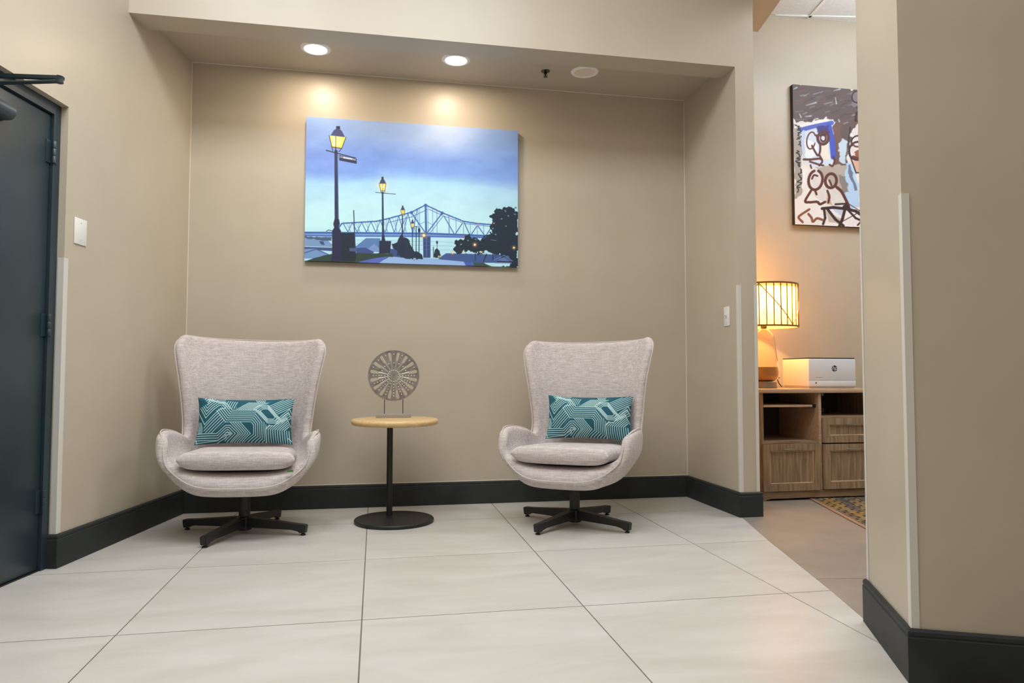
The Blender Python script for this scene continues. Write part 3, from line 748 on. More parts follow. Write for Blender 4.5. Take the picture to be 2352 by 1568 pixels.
# ================================================================== BRIDGE PICTURE (flat print on stretched canvas)
def bridge_print(X, Y):
    R = Raster(X, Y, 5.0); fb = Raster.fbm
    yy = Y+26*fb(X*.0022, Y*.004)-.00008*(X-1100)*np.abs(X-1100)*(X > 1300)
    ks = [75, 300, 470, 585, 690, 900, 1100, 1230]
    cs = np.array([(146, 176, 236), (134, 166, 232), (116, 152, 228), (124, 163, 234), (170, 216, 248), (190, 236, 252), (197, 243, 253), (184, 232, 250)], float)
    for c in range(3): R.C[..., c] = np.interp(yy, ks, cs[:, c])
    R.wash(1420, 250, 380, 170, (196, 214, 248), .75); R.wash(750, 180, 260, 110, (168, 196, 242), .5)
    R.wash(2000, 560, 330, 130, (128, 165, 232), .6); R.wash(350, 500, 330, 110, (122, 150, 226), .6)
    R.wash(1000, 520, 400, 90, (124, 158, 228), .45); R.wash(1900, 320, 240, 120, (140, 178, 238), .5)
    R.C += (5*fb(X*.006, Y*.012))[..., None]
    BL = (58, 100, 178); DK = (38, 44, 70); BLK = (30, 44, 60)
    # bridge deck and trusses
    R.poly([(65, 1150), (400, 1155), (1240, 1158), (1850, 1185), (1850, 1212), (1240, 1200), (400, 1195), (65, 1190)], (120, 160, 215), .55)
    R.line([(65, 1156), (400, 1158), (1240, 1165), (1850, 1188)], 16, BL); R.line([(65, 1184), (400, 1188), (1240, 1192), (1850, 1204)], 11, (70, 104, 190))
    top = [(400, 1110), (430, 1070), (760, 1050), (870, 1025), (1090, 965), (1225, 897), (1380, 970), (1580, 1050), (1700, 1070), (1850, 1082)]
    R.line([(870, 1062), (1090, 1010), (1250, 935), (1390, 1000), (1600, 1072), (1850, 1100)], 6, (84, 122, 198))
    tx = [p[0] for p in top]; ty = [p[1] for p in top]; ch = lambda x: float(np.interp(x, tx, ty)); dk_ = lambda x: 1160+.02*(x-1000)
    x = 440
    while x < 1060:
        R.seg((x, ch(x)), (x+44, dk_(x)), 7, BL); R.seg((x+44, dk_(x)), (x+88, ch(x+88)), 6, BL); R.seg((x+30, ch(x)), (x+74, dk_(x)), 3.5, (96, 134, 204)); R.seg((x+60, ch(x+60)), (x+60, dk_(x)), 3.5, (96, 134, 204)); x += 88
    R.line(top, 12, BL)
    R.line([(400, 1110), (418, 1150)], 9, BL)
    for a, b, w_ in (((1090, 970), (1222, 1165), 9), ((1230, 1165), (1372, 985), 10), ((1396, 1000), (1492, 1170), 8), ((1502, 1170), (1576, 1060), 8), ((1588, 1064), (1640, 1180), 8), ((1645, 1185), (1712, 1090), 8), ((1718, 1095), (1784, 1190), 8), ((1790, 1190), (1852, 1095), 8), ((1258, 1165), (1390, 1000), 5), ((1100, 990), (1160, 1080), 5), ((1040, 1010), (960, 1165), 5)):
        R.seg(a, b, w_, BL)
    for xx in (1150, 1165, 1245, 1290, 1330, 1440, 1448, 1510, 1580, 1645, 1710, 1772): R.seg((xx, ch(xx)), (xx, dk_(xx)), 4, (84, 122, 198))
    R.seg((1225, 897), (1225, 1170), 18, BL); R.line([(1150, 1085), (1225, 1050), (1300, 1090)], 4, (84, 122, 198))
    for xx in (1090, 1225, 1380): R.disc((xx, ch(xx)+4), 15, BL)
    for xx in range(430, 1850, 76): R.disc((xx, ch(xx)-9), 4.5, (255, 236, 226))
    # haze strip, pier, wires
    R.poly([(1195, 1195), (1266, 1195), (1262, 1392), (1194, 1392)], (54, 74, 128)); R.seg((1228, 1200), (1226, 1390), 10, (80, 104, 160))
    for y in (1225, 1262, 1300): R.seg((560, y), (1560, y+22), 2.2, (110, 140, 190), .7)
    # houses
    R.poly([(62, 1212), (290, 1228), (332, 1268), (325, 1292), (62, 1284)], (124, 158, 206)); R.poly([(210, 1236), (250, 1240), (262, 1272), (228, 1268)], (62, 82, 126))
    R.poly([(62, 1290), (330, 1298), (330, 1330), (62, 1312)], (64, 84, 134)); R.poly([(60, 1310), (180, 1308), (322, 1372), (240, 1400), (60, 1400)], (120, 156, 206)); R.line([(60, 1350), (180, 1312), (325, 1376)], 9, (72, 98, 158))
    R.poly([(62, 1190), (330, 1196), (330, 1228), (62, 1214)], (78, 96, 134), .8, 8)
    R.poly([(552, 1290), (655, 1208), (792, 1210), (772, 1330), (560, 1330)], (92, 130, 190)); R.poly([(640, 1330), (730, 1262), (775, 1300), (775, 1340)], (122, 152, 206))
    R.poly([(560, 1300), (650, 1298), (730, 1340), (700, 1362), (560, 1362)], (62, 84, 140)); R.poly([(880, 1310), (975, 1310), (975, 1390), (880, 1380)], (58, 82, 140))
    # grass and path
    R.poly([(60, 1425), (240, 1375), (340, 1350), (560, 1350), (900, 1352), (910, 1390), (560, 1455), (60, 1450)], (48, 70, 64), 1, 5)
    R.poly([(540, 1440), (740, 1395), (860, 1380), (760, 1460), (540, 1462)], (88, 108, 196)); R.poly([(735, 1462), (868, 1384), (1572, 1410), (1625, 1492), (735, 1470)], (152, 188, 238))
    R.poly([(1566, 1408), (1636, 1414), (1696, 1492), (1610, 1492)], (70, 96, 188)); R.poly([(1634, 1410), (1735, 1418), (1870, 1495), (1695, 1495)], (58, 82, 78), 1, 5)
    # dark shrubs and boxes
    R.poly([(408, 1160), (545, 1158), (552, 1310), (560, 1320), (548, 1425), (405, 1425)], BLK, 1, 4); R.poly([(495, 1300), (565, 1300), (560, 1335), (495, 1330)], (78, 94, 140))
    R.poly([(780, 1232), (892, 1236), (880, 1352), (775, 1352)], (36, 46, 70)); R.poly([(905, 1260), (960, 1195), (1010, 1185), (1070, 1240), (1125, 1330), (1190, 1372), (1190, 1394), (970, 1394)], (34, 48, 72), 1, 22)
    R.poly([(1290, 1385), (1300, 1330), (1328, 1300), (1352, 1330), (1362, 1390)], (36, 50, 72), 1, 6); R.seg((1327, 1240), (1327, 1300), 4, DK); R.disc((1327, 1248), 9, DK, 1, 14); R.seg((1292, 1292), (1292, 1390), 6, DK)
    # right trees and roofs
    R.poly([(1336, 1398), (1412, 1350), (1960, 1364), (2100, 1400), (2100, 1440), (1700, 1440), (1350, 1408)], (66, 92, 152))
    R.poly([(1828, 1085), (1832, 1000), (1880, 985), (1895, 958), (1990, 922), (2110, 925), (2110, 1500), (1900, 1500), (2040, 1425), (1962, 1366), (1500, 1350), (1490, 1300), (1540, 1222), (1625, 1202), (1740, 1215), (1850, 1178)], (30, 46, 64), 1, 34)
    for cx_, cy_ in ((1980, 955), (2000, 1000), (1935, 1030), (1860, 1120), (1880, 1170), (1985, 1090), (2070, 985), (1620, 1230), (1560, 1270), (1700, 1225)): R.poly([(cx_-8, cy_-6), (cx_+9, cy_-4), (cx_+5, cy_+9), (cx_-6, cy_+6)], (128, 170, 206), .75, 8)
    R.line([(1850, 1422), (1962, 1368), (2040, 1424)], 7, (104, 130, 184)); R.poly([(1880, 1425), (1960, 1385), (2010, 1425)], (96, 122, 176)); R.seg((1870, 1440), (2030, 1444), 7, (120, 144, 190)); R.seg((1895, 1426), (2040, 1432), 8, (26, 34, 52))
    for xx in (1688, 1855): R.seg((xx, 1350), (xx, 1420), 7, DK)
    R.seg((1795, 1358), (1765, 1425), 9, DK); R.seg((1840, 1224), (1890, 1230), 6, (96, 122, 170))
    # street lamps
    def lamp(x0, ytop, k, lit=(255, 224, 130)):
        R.poly([(x0-42*k, ytop+85*k), (x0+42*k, ytop+85*k), (x0+26*k, ytop+180*k), (x0-26*k, ytop+180*k)], lit)
        R.disc((x0, ytop+128*k), 20*k, (255, 248, 205), .8)
        R.poly([(x0-44*k, ytop+88*k), (x0-22*k, ytop+36*k), (x0+22*k, ytop+36*k), (x0+46*k, ytop+88*k)], (62, 66, 108)); R.poly([(x0-14*k, ytop+40*k), (x0-14*k, ytop), (x0+14*k, ytop), (x0+14*k, ytop+40*k)], DK)
        for s in (-1, 1): R.line([(x0+s*44*k, ytop+86*k), (x0+s*28*k, ytop+182*k), (x0+s*12*k, ytop+215*k)], 4*k+1, DK)
        R.seg((x0, ytop+88*k), (x0, ytop+180*k), 3*k+1, (120, 90, 50)); R.seg((x0-26*k, ytop+180*k), (x0+26*k, ytop+180*k), 5*k+1, (90, 78, 60))
    R.glow((822, 720), 52, (255, 240, 190), .6)
    R.seg((388, 398), (380, 1035), 30, (44, 52, 92), 1, 38); R.seg((400, 400), (392, 1030), 6, (84, 96, 150), .7)
    R.poly([(360, 1030), (402, 1030), (410, 1075), (395, 1110), (415, 1140), (420, 1395), (430, 1425), (320, 1425), (328, 1390), (335, 1140), (355, 1110), (347, 1075)], (40, 44, 76)); R.line([(280, 1145), (300, 1132), (335, 1140)], 6, DK)
    hk = lambda p: p
    R.poly([(330, 252), (482, 266), (440, 368), (350, 356)], (255, 226, 96)); R.poly([(345, 262), (385, 262), (385, 350), (358, 345)], (255, 250, 190)); R.poly([(392, 266), (455, 272), (425, 352), (392, 352)], (255, 244, 160))
    R.poly([(340, 248), (372, 200), (393, 188), (430, 192), (447, 208), (474, 264)], (66, 74, 126)); R.poly([(394, 190), (394, 163), (430, 163), (430, 192)], DK)
    R.line([(326, 250), (350, 358), (358, 395)], 6, DK); R.line([(484, 266), (442, 370), (415, 402)], 6, DK); R.seg((388, 242), (385, 366), 6, (110, 76, 60)); R.line([(346, 356), (442, 370)], 9, (96, 84, 50)); R.seg((384, 364), (384, 400), 10, DK)
    R.seg((295, 388), (570, 460), 9, DK); R.poly([(418, 432), (582, 468), (580, 514), (416, 482)], (44, 50, 82)); R.poly([(455, 447), (540, 463), (540, 476), (455, 462)], (206, 222, 244))
    R.seg((820, 778), (816, 1190), 15, (44, 56, 96), 1, 20); R.poly([(806, 1180), (828, 1180), (838, 1240), (842, 1350), (788, 1350), (800, 1230)], (36, 44, 72)); lamp(822, 635, .72, (255, 222, 120)); R.seg((755, 780), (942, 797), 5, DK)
    R.seg((1004, 1000), (998, 1200), 9, DK, 1, 12); R.poly([(985, 1200), (1012, 1200), (1016, 1390), (975, 1390)], (34, 46, 70)); lamp(1008, 904, .46, (235, 205, 70))
    R.seg((1096, 1105), (1092, 1330), 7, DK); lamp(1098, 1036, .40, (255, 226, 140)); R.seg((1133, 1098), (1127, 1345), 7, DK); R.seg((1160, 1125), (1154, 1355), 8, DK); R.disc((1160, 1135), 11, DK, 1, 22); R.seg((1118, 1100), (1162, 1104), 4, DK)
    R.seg((543, 950), (549, 1295), 9, (48, 60, 98))
    for c_, r_ in (((1203, 1183), 17), ((1685, 1270), 14), ((2056, 1298), 12), ((1572, 1336), 6), ((1750, 1340), 7), ((1472, 1347), 9), ((1340, 1380), 6), ((1356, 1380), 6)):
        R.glow(c_, r_*1.6, (255, 170, 90), .6); R.disc(c_, r_*.8, (255, 226, 150)); R.disc(c_, r_*.4, (255, 250, 225))
    for c_ in ((1870, 1068), (1250, 936), (1388, 995), (1452, 1020), (1577, 1064), (1708, 1088)): R.disc(c_, 6, (255, 186, 160))
    for c_ in ((1578, 1186), (1578, 1203)): R.disc(c_, 6, (235, 70, 110))
    return nlin(np.clip(R.C, 0, 255))
PX0, PX1, PZ0, PZ1, PT = .739, 2.197, 1.655, 2.634, .036
art = tag(empty('canvas_picture', (PX0, 0, PZ0)), 'large blue canvas photograph of street lamps and a steel bridge at dusk', 'picture')
NX, NY = 760, 510
U, V = np.meshgrid(np.linspace(0, 1, NX), np.linspace(1, 0, NY))
colr = bridge_print(*homography([(115, 75), (2110, 205), (2090, 1480), (65, 1420)])(U, V))
VV = np.stack([U*(PX1-PX0), np.full_like(U, -PT-.0006), (1-V)*(PZ1-PZ0)], -1)
grid_mesh('printed_canvas', VV, colr, attr_mat('canvas_print', .52), art)
SIDE = attr_mat('canvas_print', .52)
k = 40; e = np.linspace(0, 1, k)
def side(a, b, c):
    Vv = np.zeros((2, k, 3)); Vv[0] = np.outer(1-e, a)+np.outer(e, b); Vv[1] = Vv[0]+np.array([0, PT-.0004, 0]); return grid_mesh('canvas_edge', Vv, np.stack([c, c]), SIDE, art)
w_, h_ = PX1-PX0, PZ1-PZ0; y_ = -PT-.0006
rowi = np.linspace(0, NY-1, k).astype(int); coli = np.linspace(0, NX-1, k).astype(int)
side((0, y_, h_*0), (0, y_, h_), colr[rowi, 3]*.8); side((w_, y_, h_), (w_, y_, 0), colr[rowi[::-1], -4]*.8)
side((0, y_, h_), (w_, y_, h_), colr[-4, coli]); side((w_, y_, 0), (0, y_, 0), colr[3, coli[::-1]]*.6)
box('stretcher', .004, w_-.004, -PT+.003, -.0008, .004, h_-.004, DARKW, art)
def text_mesh(name, s, size, m, parent, loc, rot, width=None, shear=0, extrude=.0003):
    c = bpy.data.curves.new(name, 'FONT'); c.body = s; c.size = size; c.extrude = extrude; c.align_x = 'CENTER'; c.align_y = 'CENTER'; c.shear = shear
    t = bpy.data.objects.new(name, c); COL.objects.link(t)
    me = bpy.data.meshes.new_from_object(t.evaluated_get(bpy.context.evaluated_depsgraph_get())); bpy.data.objects.remove(t)
    me.materials.clear(); me.materials.append(m)
    o = link(bpy.data.objects.new(name, me), parent); o.location = loc; o.rotation_euler = rot
    if width:
        xs = [v.co.x for v in me.vertices]; o.scale = (width/(max(xs)-min(xs)), 1, 1)
    return o
text_mesh('street_sign_lettering', 'LOUIS ARMSTRONG', .017, mat('sign_white', (226, 234, 246), .5), art, (.276, y_-.0007, h_*.725), (PI/2, math.radians(8.5), 0), .106)

# ================================================================== OFFICE BEYOND THE OPENING
DX0, DX1, DYF, DYB = 3.915, 4.905, -.29, .235
dk = tag(empty('office_credenza', (0, 0, 0)), 'weathered oak office desk unit with cubbies, drawer and panel doors', 'desk')
box('desk_top', DX0-.012, DX1+.012, DYF-.016, DYB, .764, .794, OAKTOP, dk, bev=.004)
box('side_panel', DX0, DX0+.018, DYF+.002, DYB, .001, .763, OAK, dk); box('side_panel', DX1-.018, DX1, DYF+.002, DYB, .001, .763, OAK, dk)
box('divider', 4.369, 4.391, DYF+.001, DYB, .07, .763, OAKTOP, dk)
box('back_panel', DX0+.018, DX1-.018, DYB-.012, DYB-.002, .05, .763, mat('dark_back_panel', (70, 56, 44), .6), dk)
box('cubby_floor', DX0+.018, 4.369, DYF+.002, DYB-.012, .404, .420, OAKH, dk); box('cubby_floor', 4.391, DX1-.018, DYF+.002, DYB-.012, .583, .597, OAKH, dk)
box('pull_out_shelf', DX0+.022, 4.322, DYF+.004, DYB-.06, .664, .679, OAKTOP, dk)
box('shelf_runner', 4.322, 4.369, DYF+.03, DYB-.06, .658, .682, BLACK, dk)
# plinth with bracket foot cut-outs
pts = [(DX0, 0), (DX0+.022, 0), (DX0+.034, .009), (DX0+.07, .016), (DX1-.07, .016), (DX1-.034, .009), (DX1-.022, 0), (DX1, 0), (DX1, .066), (DX0, .066)]
bm = bmesh.new(); add_prism(bm, pts, DYF-.002, DYF+.016, Matrix(((1, 0, 0, 0), (0, 0, 1, 0), (0, 1, 0, 0), (0, 0, 0, 1)))); from_bm('plinth', bm, OAKH, dk)
def handle(parent, x, z, y):
    bm = bmesh.new(); prev = None; n = 15
    for i in range(n):
        t = -1+2*i/(n-1); xx = x+t*.062; dep = .024*(1-t*t)**.6+.002; zz = z-.004*(1-t*t); hh = .0065*(1-t*t*.55)
        ring = [bm.verts.new((xx, y-dep+.004, zz+hh)), bm.verts.new((xx, y-dep, zz+hh*.6)), bm.verts.new((xx, y-dep, zz-hh)), bm.verts.new((xx, y-dep+.005, zz-hh))]
        if prev:
            for k in range(4): bm.faces.new((prev[k], prev[(k+1) % 4], ring[(k+1) % 4], ring[k]))
        else: bm.faces.new(ring)
        prev = ring
    bm.faces.new(prev)
    return from_bm('handle', bm, NICKEL, parent, angle=50)
def front(name, x0, x1, z0, z1, fr, hx, hz):
    """five-piece front: frame with a moulded recess and a sunken panel"""
    y0 = DYF-.018; bm = bmesh.new()
    for a, b, c, d in ((x0, x0+fr, z0, z1), (x1-fr, x1, z0, z1), (x0+fr, x1-fr, z1-fr, z1), (x0+fr, x1-fr, z0, z0+fr)): add_box(bm, a, b, y0, DYF, c, d)
    o = from_bm(name, bm, OAK, dk)
    q = .009
    bm = bmesh.new()
    for a, b, c, d in ((x0+fr, x0+fr+q, z0+fr, z1-fr), (x1-fr-q, x1-fr, z0+fr, z1-fr), (x0+fr+q, x1-fr-q, z1-fr-q, z1-fr), (x0+fr+q, x1-fr-q, z0+fr, z0+fr+q)): add_box(bm, a, b, y0+.005, DYF, c, d, .003, 2)
    from_bm('moulding', bm, OAKTOP, o)
    box('panel', x0+fr+q, x1-fr-q, y0+.011, DYF, z0+fr+q, z1-fr-q, OAK, o)
    handle(o, hx, hz, y0)
    return o
front('door', DX0+.004, 4.366, .070, .402, .048, 4.131, .369)
front('drawer', 4.394, DX1-.006, .405, .582, .048, 4.637, .542)
front('door', 4.394, DX1-.006, .073, .396, .048, 4.637, .362)
lathe('grommet_cap', [(.0005, -.004), (.025, -.004), (.027, -.001), (.027, 0)], OAKTOP, dk, 32, Matrix.Translation((4.48, DYB-.0125, .69)) @ Matrix.Rotation(PI/2, 4, 'X') @ Matrix.Scale(-1, 4, (0, 0, 1)), cap=False)
box('cable_clip', 4.56, 4.578, -.05, -.03, .735, .763, mat('clip_white', (200, 198, 190), .5), dk, bev=.002)
ad = tag(empty('power_plug', (4.60, .02, .622)), 'small grey plug with black cord inside the open desk cubby', 'plug')
box('plug_body', -.018, .018, -.016, .016, -.014, .018, mat('plug_grey', (96, 100, 88), .5), ad, bev=.003, M=Matrix.Rotation(math.radians(38), 4, 'Y'))
tube('cord', [(.012, 0, -.012), (.04, .0, -.019), (.08, .02, -.0195), (.12, .06, -.0195), (.15, .12, -.01)], .004, BLACKG, ad, 8)

# printer
pr = tag(empty('printer', (4.533, -.05, .7945)), 'white desktop laser printer with a dark top on the oak desk', 'printer')
PWH = mat('printer_white', (222, 224, 228), .4)
box('housing', -.193, .193, -.17, .17, .016, .219, PWH, pr, bev=.005, seg=3)
box('top_lid', -.192, .192, -.168, .168, .2185, .2275, mat('printer_dark', (46, 42, 44), .4), pr, bev=.003)
box('tray_front', -.1925, .1925, -.1735, -.168, .018, .058, PWH, pr, bev=.0015)
box('front_door', -.1925, .1925, -.1735, -.168, .0600, .216, PWH, pr, bev=.0015)
box('foot_plinth', -.183, .186, -.16, .16, .0005, .0165, mat('printer_base', (214, 214, 214), .5), pr)
box('power_button', -.140, -.130, -.1745, -.173, .036, .046, mat('button_dark', (40, 40, 44), .4), pr)
for i in range(11): box('model_mark', -.134+i*.0047, -.1305+i*.0047-(.001 if i % 3 else 0), -.1741, -.1733, .080, .0838, mat('mark_grey', (120, 122, 128), .5), pr) if i == 0 else None
bm = bmesh.new()
for i in range(11): add_box(bm, -.134+i*.0047, -.1305+i*.0047-(.001 if i % 3 else 0), -.1741, -.1733, .080, .0838)
from_bm('model_lettering', bm, MATS['mark_grey'], pr)
for o in [c for c in pr.children if c.name.startswith('model_mark')]: bpy.data.objects.remove(o)
lg = lathe('logo_badge', [(.0005, 0), (.0225, 0), (.0225, -.0012), (.0005, -.0012)], mat('logo_black', (46, 46, 52), .4), pr, 40, Matrix.Translation((.018, -.1736, .148)) @ Matrix.Rotation(-PI/2, 4, 'X'), cap=False)
text_mesh('logo_letters', 'hp', .043, PWH, lg, (.0175, -.1752, .1505), (PI/2, 0, 0), shear=.28)
cbl = tag(tube('printer_cable', [(4.345, .14, .800), (4.325, .15, .83), (4.315, .155, .86), (4.325, .17, .885), (4.35, .18, .87)], .004, BLACKG, None, 8), 'black cable looping behind the left side of the printer', 'cable')

# table lamp with a caged drum shade
lm = tag(empty('table_lamp', (4.083, -.055, .7945)), 'lit glass table lamp with brass caged drum shade on the desk', 'lamp')
BRASS = mat('satin_brass', (150, 118, 74), .35, .8)
lathe('base', [(.0, 0.0005), (.086, .0005), (.088, .003), (.088, .044), (.084, .048), (.0, .048)], mat('lamp_base_nickel', (150, 142, 130), .35, .8), lm, 48, cap=False)
GL = mat('clear_glass', (255, 246, 234), .04, Transmission_Weight=1.0, IOR=1.22)
go = [(.055, .05), (.088, .062), (.104, .088), (.108, .118), (.103, .16), (.092, .23), (.082, .31), (.077, .37), (.073, .392), (.05, .42), (.024, .447), (.02, .455)]
gi = [(r-.004, z+(.004 if i == 0 else 0)) for i, (r, z) in enumerate(go)][::-1]
lathe('glass_body', go+gi+[go[0]], GL, lm, 48, cap=False, angle=60)
lathe('amber_fill', [(.0, .0545), (.050, .0545), (.082, .066), (.0985, .09), (.1025, .118), (.0985, .158), (.0, .160)], mat('amber_glass', (196, 150, 88), .25), lm, 48, cap=False, angle=60)
lathe('stem', [(.018, .446), (.022, .452), (.022, .475), (.013, .48), (.013, .56)], BRASS, lm, 24)
SHZ0, SHZ1, SR = .452, .775, .25
shd = empty('lamp_shade'); shd.parent = lm
sm = mat('shade_linen', (255, 236, 190), .8); nt = sm.node_tree; b_ = nt.nodes['Principled BSDF']
tr = nd(sm, 'ShaderNodeBsdfTranslucent'); tr.inputs[0].default_value = (1.0, .86, .60, 1); mx = nd(sm, 'ShaderNodeMixShader'); mx.inputs[0].default_value = .6
nt.links.new(b_.outputs[0], mx.inputs[1]); nt.links.new(tr.outputs[0], mx.inputs[2]); nt.links.new(mx.outputs[0], nt.nodes['Material Output'].inputs[0])
lathe('liner', [(SR-.012, SHZ0+.004), (SR-.012, SHZ1-.004)], sm, shd, 72, cap=False)
for z in (SHZ0, SHZ1-.012): lathe('ring', [(SR-.01, z), (SR, z), (SR, z+.012), (SR-.01, z+.012), (SR-.01, z)], BRASS, shd, 72, cap=False)
lathe('added_light_baffle', [(.0005, SHZ1-.03), (SR-.013, SHZ1-.03)], sm, shd, 48, cap=False)  # translucent disc added inside the shade to hold back upward light
bar0 = box('bar', SR-.007, SR-.001, -.0035, .0035, SHZ0+.01, SHZ1-.01, BRASS, shd)
NBAR = 30
for k in range(1, NBAR):
    c = bar0.copy(); COL.objects.link(c); c.parent = shd; c.rotation_euler = (0, 0, 2*PI*k/NBAR)
a0 = math.asin((1790-1752)/69)-PI/2-.19   # a bar stands at each V point
for c in shd.children:
    if c.name.startswith('bar'): c.rotation_euler.z += a0
for j in range(3):
    for s in (-1, 1):
        pts = []
        for i in range(13):
            t = i/12; an = a0+2*PI*10*j/NBAR+s*t*2*PI*5/NBAR; pts.append(((SR-.001)*math.cos(an), (SR-.001)*math.sin(an), SHZ0+.012+t*(SHZ1-SHZ0-.024)))
        tube('diagonal_strip', pts, .0035, BRASS, shd, 6)
for k in range(3): tube('spider', [(.012*math.cos(k*2.094), .012*math.sin(k*2.094), .555), ((SR-.01)*math.cos(k*2.094), (SR-.01)*math.sin(k*2.094), .56+.02)], .0025, BRASS, shd, 6)
bm = bmesh.new(); bmesh.ops.create_uvsphere(bm, u_segments=20, v_segments=12, radius=.03, matrix=Matrix.Translation((0, 0, .60)))
bulbm = mat('bulb', (255, 240, 215), .3); bb = bulbm.node_tree.nodes['Principled BSDF']; bb.inputs['Emission Color'].default_value = (1, .72, .38, 1); bb.inputs['Emission Strength'].default_value = 10
from_bm('bulb', bm, bulbm, lm, smooth=True)
pl_ = bpy.data.lights.new('lamp_bulb_light', 'POINT'); pl_.energy = 34; pl_.color = (1, .52, .16); pl_.shadow_soft_size = .04
po = bpy.data.objects.new('lamp_bulb_light', pl_); COL.objects.link(po); po.parent = lm; po.location = (0, 0, .645)

# rug
d = Vector((-.275, -.961)); nrm = Vector((.961, -.275))
rg = tag(empty('area_rug', (4.285, -.30, .001), math.atan2(nrm.y, nrm.x)), 'dark patterned rug with ochre and grey dashes in front of the desk', 'rug')
RUG = mat('rug_weave', (100, 95, 90), .95, spec=.1)
nt = RUG.node_tree; tc = nd(RUG, 'ShaderNodeTexCoord'); mp = nd(RUG, 'ShaderNodeMapping'); br = nd(RUG, 'ShaderNodeTexBrick')
br.offset = .35; br.inputs['Scale'].default_value = 1; br.inputs['Brick Width'].default_value = .085; br.inputs['Row Height'].default_value = .052
br.inputs['Mortar Size'].default_value = .011; br.inputs['Mortar Smooth'].default_value = .4
br.inputs['Mortar'].default_value = (*lin((62, 61, 57)), 1)
nz_ = nd(RUG, 'ShaderNodeTexNoise'); nz_.inputs['Scale'].default_value = 7; mp2 = nd(RUG, 'ShaderNodeMapping'); mp2.inputs['Scale'].default_value = (1.6, .25, 1)
rp = nd(RUG, 'ShaderNodeValToRGB'); rp.color_ramp.elements[0].position = .50; rp.color_ramp.elements[1].position = .54; rp.color_ramp.elements[0].color = (*lin((112, 104, 96)), 1); rp.color_ramp.elements[1].color = (*lin((168, 138, 84)), 1)
rp2 = nd(RUG, 'ShaderNodeValToRGB'); rp2.color_ramp.elements[0].position = .44; rp2.color_ramp.elements[1].position = .56; rp2.color_ramp.elements[0].color = (*lin((86, 83, 76)), 1); rp2.color_ramp.elements[1].color = (*lin((150, 124, 76)), 1)
L_ = nt.links.new; L_(tc.outputs['Object'], br.inputs['Vector']); L_(tc.outputs['Object'], mp2.inputs[0]); L_(mp2.outputs[0], nz_.inputs['Vector']); L_(nz_.outputs['Fac'], rp.inputs[0]); L_(nz_.outputs['Fac'], rp2.inputs[0]); L_(rp.outputs[0], br.inputs['Color1']); L_(rp2.outputs[0], br.inputs['Color2']); L_(br.outputs['Color'], nt.nodes['Principled BSDF'].inputs['Base Color'])
box('pile', .03, 1.35, -1.6, .15, 0, .007, RUG, rg)
box('binding', 0, .03, -1.6, .15, 0, .0065, mat('rug_binding', (146, 118, 98), .9), rg, bev=.002)

